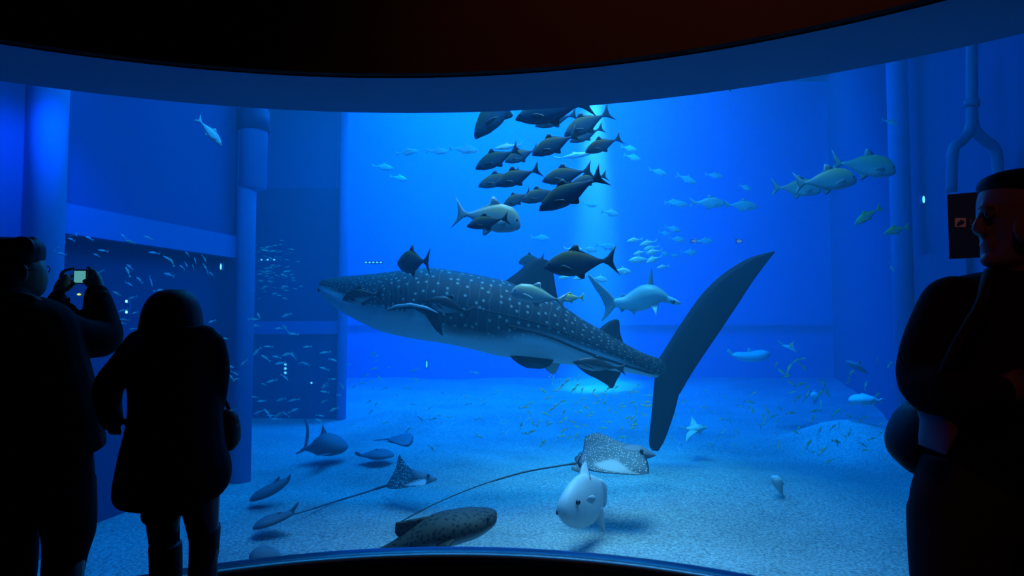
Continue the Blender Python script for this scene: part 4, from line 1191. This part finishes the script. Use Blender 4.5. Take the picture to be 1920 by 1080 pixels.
# --- man photographing, seen from behind at the left edge
D = 2.66
man = at_root('person', (P(20, 600, D).x, P(20, 600, D).y, 0), 'man in a dark coat and glasses holding up a small camera', 'person')
Q = lambda x, y, dd=0.0: P(x, y, D + dd)
bm = bmesh.new()
stack(bm, [(8, 48, 449, 0, .05), (-20, 68, 458, 0, .08), (-30, 74, 472, 0, .10), (-33, 74, 486, 0, .105), (-33, 78, 500, 0, .11), (-31, 81, 514, .01, .11), (-28, 81, 528, .02, .105), (-22, 78, 542, .03, .10), (-10, 70, 553, .04, .09), (0, 58, 560, .04, .07)], D, .1)
stack(bm, [(-14, 56, 540, -.01, .07), (-16, 58, 560, -.01, .07), (-40, 70, 585, -.01, .08), (-75, 105, 620, 0, .1), (-70, 110, 720, 0, .11), (-65, 105, 800, 0, .11), (-66, 112, 860, 0, .1)], D, .1)
ball(bm, Q(80, 518, .075), (.012, .022, .016), 10)                                   # nose, turned to the tank
ball(bm, Q(44, 512, -.10), (.02, .012, .034), 10)                                   # ear
for s in ((78, 0), (-47, 0)):
    limb(bm, [(Q(s[0] + 45, 850), .09), (Q(s[0] + 50, 1010), .065), (Q(s[0] + 48, 1100, -.03), .055), (Q(s[0] + 48, 1225, 0), .038)])
# arms inside the sleeves, hands with fingers round the camera
limb(bm, [(Q(100, 612, 0), .05), (Q(190, 640, .16), .045), (Q(187, 575, .28), .036), (Q(184, 552, .31), .03)])
limb(bm, [(Q(-60, 612, 0), .05), (Q(60, 660, .2), .045), (Q(100, 575, .3), .034), (Q(110, 552, .33), .028)])
limb(bm, [(Q(184, 552, .31), .028), (Q(182, 538, .32), .030), (Q(177, 524, .33), .031), (Q(174, 514, .335), .024)])
for b0, b1, b2, r in (((170, 512, .335), (169, 503, .345), (163, 502, .375), .0085), ((180, 512, .345), (176, 508, .385), (162, 513, .40), .009), ((186, 519, .35), (182, 518, .39), (166, 520, .405), .009), ((188, 528, .35), (184, 528, .385), (170, 527, .40), .0085)):
    limb(bm, [(Q(*b0), r * 1.15), (Q(*b1), r), (Q(*b2), r * .85)], 8)
limb(bm, [(Q(180, 540, .31), .014), (Q(168, 536, .295), .012), (Q(158, 527, .30), .0095)], 8)
limb(bm, [(Q(110, 552, .33), .026), (Q(114, 540, .33), .028), (Q(120, 530, .335), .028), (Q(124, 522, .34), .020)])
for b0, b1, b2, r in (((114, 524, .34), (118, 510, .35), (138, 503, .365), .0085), ((122, 521, .345), (128, 519, .385), (141, 516, .40), .009), ((126, 528, .35), (131, 530, .39), (143, 525, .40), .009), ((126, 537, .35), (132, 538, .385), (141, 533, .395), .008)):
    limb(bm, [(Q(*b0), r * 1.15), (Q(*b1), r), (Q(*b2), r * .85)], 8)
limb(bm, [(Q(116, 544, .32), .014), (Q(128, 541, .305), .012), (Q(138, 531, .31), .0095)], 8)
fuse(link_at('body', bm, m_skin, man), .006, 3)
bm = bmesh.new()
stack(bm, [(5, 50, 446, 0, .06), (-24, 69, 452, 0, .10), (-34, 75, 462, 0, .115), (-37, 75, 478, 0, .12), (-38, 72, 490, -.01, .115), (-38, 64, 508, -.02, .11), (-36, 48, 524, -.03, .10), (-30, 36, 540, -.04, .08)], D, .1)
for k in range(26):
    a = k * 2.4
    ball(bm, Q(20 + 42 * math.cos(a), 457 + 6 * math.sin(k * 1.7), .07 * math.sin(a)), .02, 8)
fuse(link_at('hair', bm, m_hair, man), .009, 2)
bm = bmesh.new()
c = Q(85, 507, .06)
tube(bm, [c + Vector((.016 * math.cos(a) * .5, .024 * math.sin(a), .017 * math.cos(a))) for a in [i * math.pi / 8 for i in range(17)]], .0022, 6)
tube(bm, [Q(83, 505, .03), Q(66, 505, -.09), Q(46, 507, -.12)], .0022, 6)
link_at('glasses', bm, m_boot, man)
bm = bmesh.new()
stack(bm, [(-40, 70, 556, 0, .09), (-66, 100, 566, 0, .13), (-95, 128, 584, 0, .16), (-108, 145, 615, 0, .18), (-112, 154, 660, 0, .19), (-112, 168, 710, 0, .19), (-113, 182, 770, 0, .2), (-113, 189, 820, 0, .2), (-112, 189, 840, 0, .2), (-108, 172, 851, 0, .19)], D, .18)
limb(bm, [(Q(95, 612, 0), .085), (Q(150, 632, .10), .080), (Q(192, 634, .20), .078), (Q(190, 600, .25), .070), (Q(184, 565, .29), .058), (Q(182, 553, .30), .050)], 16)
limb(bm, [(Q(-50, 612, 0), .085), (Q(40, 640, .18), .075), (Q(92, 610, .24), .062), (Q(104, 575, .28), .046), (Q(108, 560, .30), .038)], 16)
ball(bm, Q(128, 563, .26), .016, 8)
ball(bm, Q(118, 590, .2), .06, 12)
fuse(link_at('coat', bm, m_coat, man), .010, 4)
bm = bmesh.new(); tube(bm, [Q(x, y, dd) for x, y, dd in ((20, 553, -.09), (40, 555, -.088), (58, 558, -.07), (74, 563, -.03))], [.010, .014, .014, .010], 8)
link_at('collar', bm, m_collar, man)
bm = bmesh.new(); tube(bm, [Q(184 + 16 * math.cos(a), 550 + 3 * math.sin(a), .30 + .045 * math.sin(a)) for a in [i * math.pi / 8 for i in range(17)]], .008, 8)
link_at('cuff', bm, m_collar, man)
bm = bmesh.new()
stack(bm, [(-90, 165, 815, 0, .13), (-92, 170, 850, 0, .14), (-90, 173, 900, 0, .14), (-80, 172, 960, 0, .13)], D, .13)
stack(bm, [(62, 172, 900, 0, .12), (74, 174, 950, 0, .11), (86, 173, 1000, 0, .10), (88, 160, 1038, -.01, .095), (85, 150, 1080, -.01, .09), (82, 144, 1150, 0, .08), (80, 140, 1225, 0, .075), (80, 140, 1243, 0, .075)], D, .1)
stack(bm, [(-85, 80, 900, 0, .12), (-80, 76, 950, 0, .11), (-76, 69, 1000, 0, .1), (-62, 66, 1060, 0, .095), (-52, 60, 1120, 0, .085), (-48, 50, 1225, 0, .075), (-48, 50, 1243, 0, .075)], D, .1)
fuse(link_at('trousers', bm, m_trous, man), .012, 3)
for x in (106, 0):
    bm = bmesh.new(); b0 = Q(x, 1240); ball(bm, (b0.x, b0.y + .06, .05), (.052, .14, .05), 14); box(bm, (b0.x - .045, b0.y - .07, 0.0), (b0.x + .045, b0.y + .18, .03))
    fuse(link_at('shoe', bm, m_boot, man), .01, 3)

# the camera he holds
cm = at_root('compact_camera', Q(151, 518, .36), 'small camera with a lit screen held in both hands', 'camera')
m_cam = plain('camera_shell', (0.03, 0.03, 0.033), .4, .4)
bm = bmesh.new(); a = Q(137, 505, .345); b_ = Q(168, 532, .345); box(bm, (a.x, a.y, b_.z), (b_.x, a.y + .022, a.z)); bmesh.ops.bevel(bm, geom=bm.edges[:], offset=.003, segments=2, affect='EDGES'); link_at('camera_body', bm, m_cam, cm)
bm = bmesh.new(); a = Q(139.5, 508, .345); b_ = Q(161, 530, .345); box(bm, (a.x, a.y - .0015, b_.z), (b_.x, a.y + .001, a.z)); tag(link_at('screen', bm, glow_mat('camera_screen', (0.10, 0.42, 0.44), 0.8), cm, False), 'lit blue-green screen')
bm = bmesh.new(); bmesh.ops.create_cone(bm, cap_ends=True, segments=20, radius1=.02, radius2=.017, depth=.02, matrix=Matrix.Translation(Q(150, 519, .375)) @ Matrix.Rotation(math.pi / 2, 4, 'X')); link_at('lens', bm, m_cam, cm)

# --- long-haired visitor in a padded coat
D = 2.55
wom = at_root('person', (P(320, 600, D).x, P(320, 600, D).y, 0), 'long-haired visitor in a padded coat and boots, seen from behind', 'person')
bm = bmesh.new()
stack(bm, [(305, 345, 549, 0, .05), (287, 360, 560, 0, .08), (281, 366, 578, 0, .095), (281, 367, 600, .01, .10), (286, 364, 620, .02, .095), (300, 352, 636, .03, .07)], D, .09)
stack(bm, [(300, 350, 620, 0, .05), (298, 352, 640, 0, .055), (268, 390, 665, 0, .08), (262, 392, 760, 0, .09), (268, 390, 840, 0, .1), (262, 396, 900, 0, .1)], D, .1)
ball(bm, Q(320, 600, 0), .01, 6)
ball(bm, P(326, 606, D + .115), (.012, .02, .016), 10)
limb(bm, [(P(268, 655, D), .045), (P(205, 722, D - .02), .036), (P(210, 785, D - .05), .027), (P(214, 798, D - .06), .025)])
for k in range(4):
    limb(bm, [(P(206 + 5 * k, 800, D - .07 + .012 * k), .009), (P(205 + 6 * k, 808, D - .08), .0085), (P(210 + 5 * k, 813, D - .06), .007)], 8)
limb(bm, [(P(205, 792, D - .05), .012), (P(201, 800, D - .02), .010), (P(205, 806, D), .008)], 8)
limb(bm, [(P(392, 655, D), .045), (P(406, 715, D + .02), .038), (P(402, 775, D + .10), .028), (P(402, 795, D + .12), .026)])
for k in range(4):
    limb(bm, [(P(395 + 5 * k, 800, D + .12), .009), (P(394 + 5 * k, 812, D + .13), .0085), (P(393 + 5 * k, 822, D + .12), .007)], 8)
limb(bm, [(P(394, 790, D + .1), .012), (P(389, 800, D + .08), .010), (P(388, 810, D + .08), .008)], 8)
limb(bm, [(P(308, 900, D), .085), (P(306, 1000, D), .055), (P(310, 1050, D), .052), (P(312, 1262, D), .035)])
limb(bm, [(P(370, 900, D), .085), (P(381, 1000, D), .055), (P(382, 1050, D), .052), (P(378, 1262, D), .035)])
fuse(link_at('body', bm, m_skin, wom), .007, 3)
bm = bmesh.new()
stack(bm, [(314, 338, 542.5, 0, .05), (299, 352, 548, 0, .08), (287, 362, 558, 0, .105), (278, 369, 572, 0, .115), (272, 374, 588, 0, .12), (268, 376, 604, -.01, .115), (264, 378, 620, -.02, .11), (264, 378, 640, -.03, .10), (272, 372, 658, -.05, .08), (285, 360, 676, -.07, .06)], D, .1)
fuse(link_at('hair', bm, m_hair, wom), .009, 3)
bm = bmesh.new()
stack(bm, [(295, 385, 616, 0, .09), (268, 396, 630, 0, .12), (250, 404, 650, 0, .15), (241, 410, 680, 0, .16), (246, 412, 710, 0, .165), (250, 412, 750, 0, .165), (246, 412, 795, 0, .17), (234, 418, 840, 0, .175), (227, 428, 872, 0, .18), (221, 428, 900, 0, .18), (220, 419, 922, 0, .18), (228, 402, 937, 0, .17)], D, .16)
limb(bm, [(P(268, 652, D), .072), (P(232, 690, D - .02), .060), (P(205, 722, D - .02), .055), (P(203, 755, D - .02), .048), (P(209, 787, D - .05), .041)], 16)
limb(bm, [(P(388, 652, D), .070), (P(399, 690, D + .01), .062), (P(398, 735, D + .04), .056), (P(396, 780, D + .1), .044)], 16)
limb(bm, [(P(300, 628, D - .06), .035), (P(345, 632, D - .10), .04), (P(384, 626, D - .05), .035), (P(390, 636, D), .035)], 12)
limb(bm, [(P(234, 650, D), .012), (P(228, 650, D), .006)], 8)
fuse(link_at('padded_coat', bm, m_coat2, wom), .010, 4)
bm = bmesh.new(); stack(bm, [(262, 398, 915, 0, .12), (266, 400, 940, 0, .115), (272, 399, 952, 0, .11)], D, .11)
stack(bm, [(270, 340, 940, 0, .08), (270, 337, 970, 0, .08), (282, 334, 976, 0, .07), (284, 333, 1010, 0, .065), (284, 336, 1060, 0, .06)], D, .07)
stack(bm, [(344, 401, 940, 0, .08), (352, 402, 970, 0, .075), (359, 404, 995, 0, .07), (359, 404, 1030, 0, .06), (360, 400, 1060, 0, .06)], D, .07)
fuse(link_at('leggings', bm, m_trous, wom), .010, 3)
for rows_ in ([(281, 338, 1018), (283, 338, 1030), (285, 338, 1080), (288, 336, 1150), (290, 334, 1275)], [(358, 412, 988), (358, 410, 1000), (358, 407, 1040), (356, 400, 1090), (354, 398, 1150), (354, 396, 1275)]):
    bm = bmesh.new(); stack(bm, [(a, b, y, 0, .07) for a, b, y in rows_], D, .07)
    c = P((rows_[-1][0] + rows_[-1][1]) / 2, 1290, D); ball(bm, (c.x, c.y + .05, .045), (.045, .13, .045), 14); box(bm, (c.x - .04, c.y - .06, 0), (c.x + .04, c.y + .16, .03))
    fuse(link_at('boot', bm, m_boot, wom), .010, 3)

# her bag
m_bag = spotted('leopard_fabric', (0.05, 0.032, 0.02), (0.30, 0.20, 0.13), (0.05, 0.03, 0.02), 45, 0.20)
bag = at_root('handbag', P(430, 810, D + .14), 'small leopard-patterned handbag hanging at the padded coat side', 'bag')
bm = bmesh.new(); stack(bm, [(418, 436, 768, .14, .03), (414, 445, 782, .14, .045), (414, 449, 805, .14, .055), (418, 448, 828, .14, .05), (422, 438, 843, .14, .03)], D, .05); link_at('bag_body', bm, m_bag, bag)
bm = bmesh.new(); tube(bm, [P(x, y, D + dd) for x, y, dd in catmull([(424, 776, .14), (428, 766, .14), (420, 748, .12), (412, 735, .09), (405, 742, .16), (418, 774, .17)], 4)], .008, 8); link_at('strap', bm, m_boot, bag)

# --- man in the sweater, close by on the right
D = 1.6
gm = at_root('person', (P(1890, 600, D).x, P(1890, 600, D).y, 0), 'man in a dark sweater looking sideways, face faintly lit red', 'person')
bm = bmesh.new()
stack(bm, [(1895, 1945, 326, 0, .04), (1868, 1968, 336, 0, .07), (1853, 1984, 352, 0, .085), (1846, 1992, 370, 0, .092), (1845, 1995, 388, 0, .095), (1845, 1995, 404, 0, .095), (1847, 1992, 420, 0, .092), (1850, 1984, 440, 0, .088), (1852, 1968, 460, 0, .08), (1850, 1952, 478, 0, .07), (1850, 1934, 492, 0, .055), (1860, 1915, 503, 0, .035)], D, .09, 24)
limb(bm, [(P(1850, 388, D), .014), (P(1843, 408, D), .013), (P(1835, 424, D), .014), (P(1834, 431, D), .013), (P(1848, 440, D), .012)], 10)       # nose
for s in (-1, 1):
    ball(bm, P(1842, 434, D + .014 * s), .010, 8)
    ball(bm, P(1849, 388, D + .032 * s), (.016, .024, .008), 10)                    # brow
    ball(bm, P(1856, 402, D + .034 * s), .012, 10)                                  # eye in its socket
ball(bm, P(1849, 456, D), (.009, .026, .007), 10)
ball(bm, P(1850, 467, D), (.009, .024, .007), 10)
ball(bm, P(1853, 488, D), (.015, .024, .016), 10)
for s in (-1, 1):
    ball(bm, P(1918, 428, D + .092 * s), (.022, .012, .036), 10)
stack(bm, [(1878, 1960, 470, 0, .06), (1874, 1965, 505, 0, .062), (1866, 1975, 530, 0, .065), (1800, 2030, 570, 0, .09), (1770, 2040, 640, 0, .1), (1780, 2040, 800, 0, .1), (1770, 2040, 920, 0, .1)], D, .09)
limb(bm, [(P(1775, 570, D), .055), (P(1730, 730, D - .05), .045), (P(1820, 742, D - .16), .036), (P(1870, 735, D - .18), .028)])
limb(bm, [(P(1870, 735, D - .18), .030), (P(1890, 732, D - .18), .036), (P(1908, 730, D - .175), .032)])
for k in range(4):
    limb(bm, [(P(1905, 718 + 9 * k, D - .185), .0105), (P(1928, 716 + 10 * k, D - .18), .0095), (P(1945, 720 + 10 * k, D - .15), .008)], 8)
limb(bm, [(P(1885, 718, D - .185), .014), (P(1902, 702, D - .19), .011), (P(1915, 698, D - .18), .009)], 8)
limb(bm, [(P(2030, 570, D), .055), (P(2065, 740, D - .05), .045), (P(1970, 720, D - .13), .036), (P(1930, 712, D - .13), .03)])
for k in range(4):
    limb(bm, [(P(1925, 700 + 9 * k, D - .13), .0105), (P(1905, 702 + 9 * k, D - .12), .0095), (P(1890, 706 + 9 * k, D - .11), .008)], 8)
limb(bm, [(P(1930, 722, D - .13), .014), (P(1918, 735, D - .13), .011), (P(1908, 740, D - .12), .009)], 8)
limb(bm, [(P(1800, 940, D), .09), (P(1795, 1250, D), .06), (P(1795, 1640, D), .04)])
limb(bm, [(P(1970, 940, D), .09), (P(1975, 1250, D), .06), (P(1975, 1640, D), .04)])
fuse(link_at('body', bm, m_skin, gm), .006, 2)
bm = bmesh.new()
stack(bm, [(1880, 1960, 320, 0, .06), (1858, 1980, 330, 0, .09), (1848, 1995, 342, 0, .102), (1849, 2002, 354, 0, .107), (1864, 2006, 368, 0, .11), (1892, 2007, 390, 0, .11), (1902, 2006, 410, 0, .108), (1930, 2004, 430, 0, .10), (1940, 1995, 455, 0, .09), (1945, 1980, 478, 0, .07)], D, .1, 24)
fuse(link_at('hair', bm, m_hair, gm), .007, 2)
bm = bmesh.new()
for s in (-1, 1):
    ball(bm, P(1851, 401, D + .034 * s), .0065, 10)
link_at('eyes', bm, M_EYE, gm)
bm = bmesh.new()
stack(bm, [(1862, 1985, 508, 0, .075), (1815, 2010, 516, 0, .10), (1786, 2030, 530, 0, .13), (1764, 2045, 552, 0, .15), (1744, 2058, 585, 0, .165), (1726, 2068, 625, 0, .17), (1716, 2075, 665, 0, .17), (1722, 2076, 710, 0, .17), (1730, 2074, 760, 0, .17), (1738, 2070, 820, 0, .17), (1745, 2065, 870, 0, .165), (1775, 2060, 915, 0, .16), (1830, 2056, 965, 0, .15)], D, .16, 28)
limb(bm, [(P(1788, 575, D), .075), (P(1750, 650, D - .03), .068), (P(1742, 715, D - .06), .066), (P(1790, 738, D - .15), .056), (P(1862, 736, D - .185), .042)], 16)
limb(bm, [(P(2020, 575, D), .075), (P(2055, 650, D - .03), .068), (P(2050, 735, D - .06), .062), (P(1985, 728, D - .12), .05), (P(1945, 715, D - .135), .042)], 16)
fuse(link_at('sweater', bm, m_sweat, gm), .010, 4)
bm = bmesh.new(); stack(bm, [(1736, 1748, 768, -.10, .05), (1741, 1776, 794, -.10, .06), (1742, 1772, 810, -.10, .06), (1743, 1758, 830, -.10, .055), (1745, 1750, 843, -.10, .05)], D, .06, 16); link_at('shirt_hem', bm, m_shirt, gm)
bm = bmesh.new(); stack(bm, [(1733, 2050, 850, 0, .14), (1728, 2052, 890, 0, .14), (1716, 2058, 935, 0, .145), (1716, 2058, 985, 0, .14)], D, .14, 24)
stack(bm, [(1716, 1890, 960, 0, .13), (1718, 1882, 1060, 0, .12), (1726, 1872, 1200, 0, .10), (1740, 1856, 1450, 0, .085), (1745, 1850, 1660, 0, .08), (1745, 1850, 1680, 0, .08)], D, .12)
stack(bm, [(1884, 2058, 960, 0, .13), (1890, 2056, 1060, 0, .12), (1900, 2046, 1200, 0, .10), (1916, 2032, 1450, 0, .085), (1920, 2025, 1660, 0, .08), (1920, 2025, 1680, 0, .08)], D, .12)
fuse(link_at('trousers', bm, m_brown, gm), .012, 3)
for x in (1797, 1972):
    bm = bmesh.new(); b0 = P(x, 1690, D); ball(bm, (b0.x, b0.y - .06, .05), (.055, .15, .05), 14); box(bm, (b0.x - .05, b0.y - .2, 0.0), (b0.x + .05, b0.y + .07, .03)); fuse(link_at('shoe', bm, m_boot, gm), .01, 3)

# his shoulder bag
bag = at_root('shoulder_bag', P(1710, 830, D + .1), 'black shoulder bag bulging at the hip of the man in the sweater', 'bag')
bm = bmesh.new(); stack(bm, [(1706, 1736, 758, .10, .05), (1692, 1744, 780, .10, .08), (1680, 1748, 808, .10, .095), (1675, 1750, 832, .10, .10), (1680, 1748, 856, .10, .095), (1698, 1746, 876, .10, .08), (1716, 1740, 892, .10, .05)], D, .09); fuse(link_at('bag_body', bm, m_boot, bag), .01, 3)
bm = bmesh.new(); tube(bm, [P(x, y, D + dd) for x, y, dd in catmull([(1735, 770, .05), (1760, 720, -.12), (1800, 640, -.19), (1840, 570, -.17), (1850, 530, -.12), (1856, 511, -.02), (1870, 530, .12), (1840, 640, .18), (1760, 780, .17)], 5)], .013, 8)
tag(link_at('strap', bm, noisy('brown_strap', (0.05, 0.028, 0.018), (0.07, 0.035, 0.025), 30, .8, .2), bag), 'brown strap')

# ---------------------------------------------------------------- sign on the pane
sgn = at_root('sign', P(1838, 424, 2.52), 'dark square sign with a small white picture, hung behind the man in the sweater', 'sign')
m_sign = noisy('sign_blue', (0.004, 0.05, 0.16), (0.005, 0.06, 0.18), 3, .5, .3)
m_ink = noisy('sign_ink', (0.55, 0.52, 0.60), (0.62, 0.60, 0.68), 10, .6, .2)
SA, SB = P(1776, 365, 2.67), P(1900, 365, 2.55)
SZ0 = P(1778, 486, 2.67).z
su = Vector((SB.x - SA.x, SB.y - SA.y, 0)).normalized()
sn = Vector((su.y, -su.x, 0))                                            # towards the visitors


def on_sign(px, py, out=0.0):
    r = P(px, py, 1.0) - EYE
    t = (SA - EYE).dot(sn) / r.dot(sn)
    return EYE + r * t + sn * out


def slab(bm, quad, o0, o1):
    a_ = [bm.verts.new(on_sign(x, y, o0)) for x, y in quad]
    b2 = [bm.verts.new(on_sign(x, y, o1)) for x, y in quad]
    n_ = len(quad)
    for i in range(n_):
        bm.faces.new((a_[i], a_[(i + 1) % n_], b2[(i + 1) % n_], b2[i]))
    bm.faces.new(a_[::-1]); bm.faces.new(b2)


bm = bmesh.new()
w_ = math.hypot(SB.x - SA.x, SB.y - SA.y)
c4 = [Vector((SA.x, SA.y, SA.z)), Vector((SA.x, SA.y, SZ0)), Vector((SA.x, SA.y, SZ0)) + su * w_, Vector((SA.x, SA.y, SA.z)) + su * w_]
lo = [bm.verts.new(v) for v in c4]; hi = [bm.verts.new(v - sn * .012) for v in c4]
for i in range(4):
    bm.faces.new((lo[i], lo[(i + 1) % 4], hi[(i + 1) % 4], hi[i]))
bm.faces.new(lo); bm.faces.new(hi[::-1])
link_at('panel', bm, m_sign, sgn, False)
bm = bmesh.new(); slab(bm, [(1790.5, 409), (1790.5, 426), (1811, 426), (1811, 409)], -.001, .003); icon = link_at('picture', bm, m_ink, sgn, False)
bm = bmesh.new(); slab(bm, [(1793, 422), (1796, 417), (1800, 414), (1803, 411), (1805, 415), (1809, 414), (1807, 419), (1803, 421), (1798, 424)], .002, .0045)
bmesh.ops.translate(bm, verts=bm.verts[:], vec=-sgn.location)
tag(link('fish_mark', bm, m_sign, icon, False), 'dark fish shape')
bm = bmesh.new()
for s in ([(1820, 411), (1822, 413)], [(1819, 415), (1821, 417)], [(1820, 422), (1825, 419), (1828, 413)], [(1829, 409), (1830.5, 411)], [(1832, 408), (1833.5, 410)], [(1838, 410), (1846, 410), (1840, 421)], [(1842, 414), (1848, 421)], [(1852, 411), (1860, 411)], [(1850, 416), (1862, 416), (1857, 423)]):
    tube(bm, [on_sign(*t, .001) for t in s], .0012, 5)
tag(link_at('lettering', bm, m_ink, sgn), 'faint lettering')
bm = bmesh.new()
for k in (.62, .9):
    p = Vector((SA.x, SA.y, SA.z - .03)) + su * w_ * k - sn * .010
    yg = CY + math.sqrt((RG + .005) ** 2 - (p.x - CX) ** 2)
    tube(bm, [p, (p.x, yg, p.z)], .006, 8)
link_at('hanger', bm, m_cam, sgn)
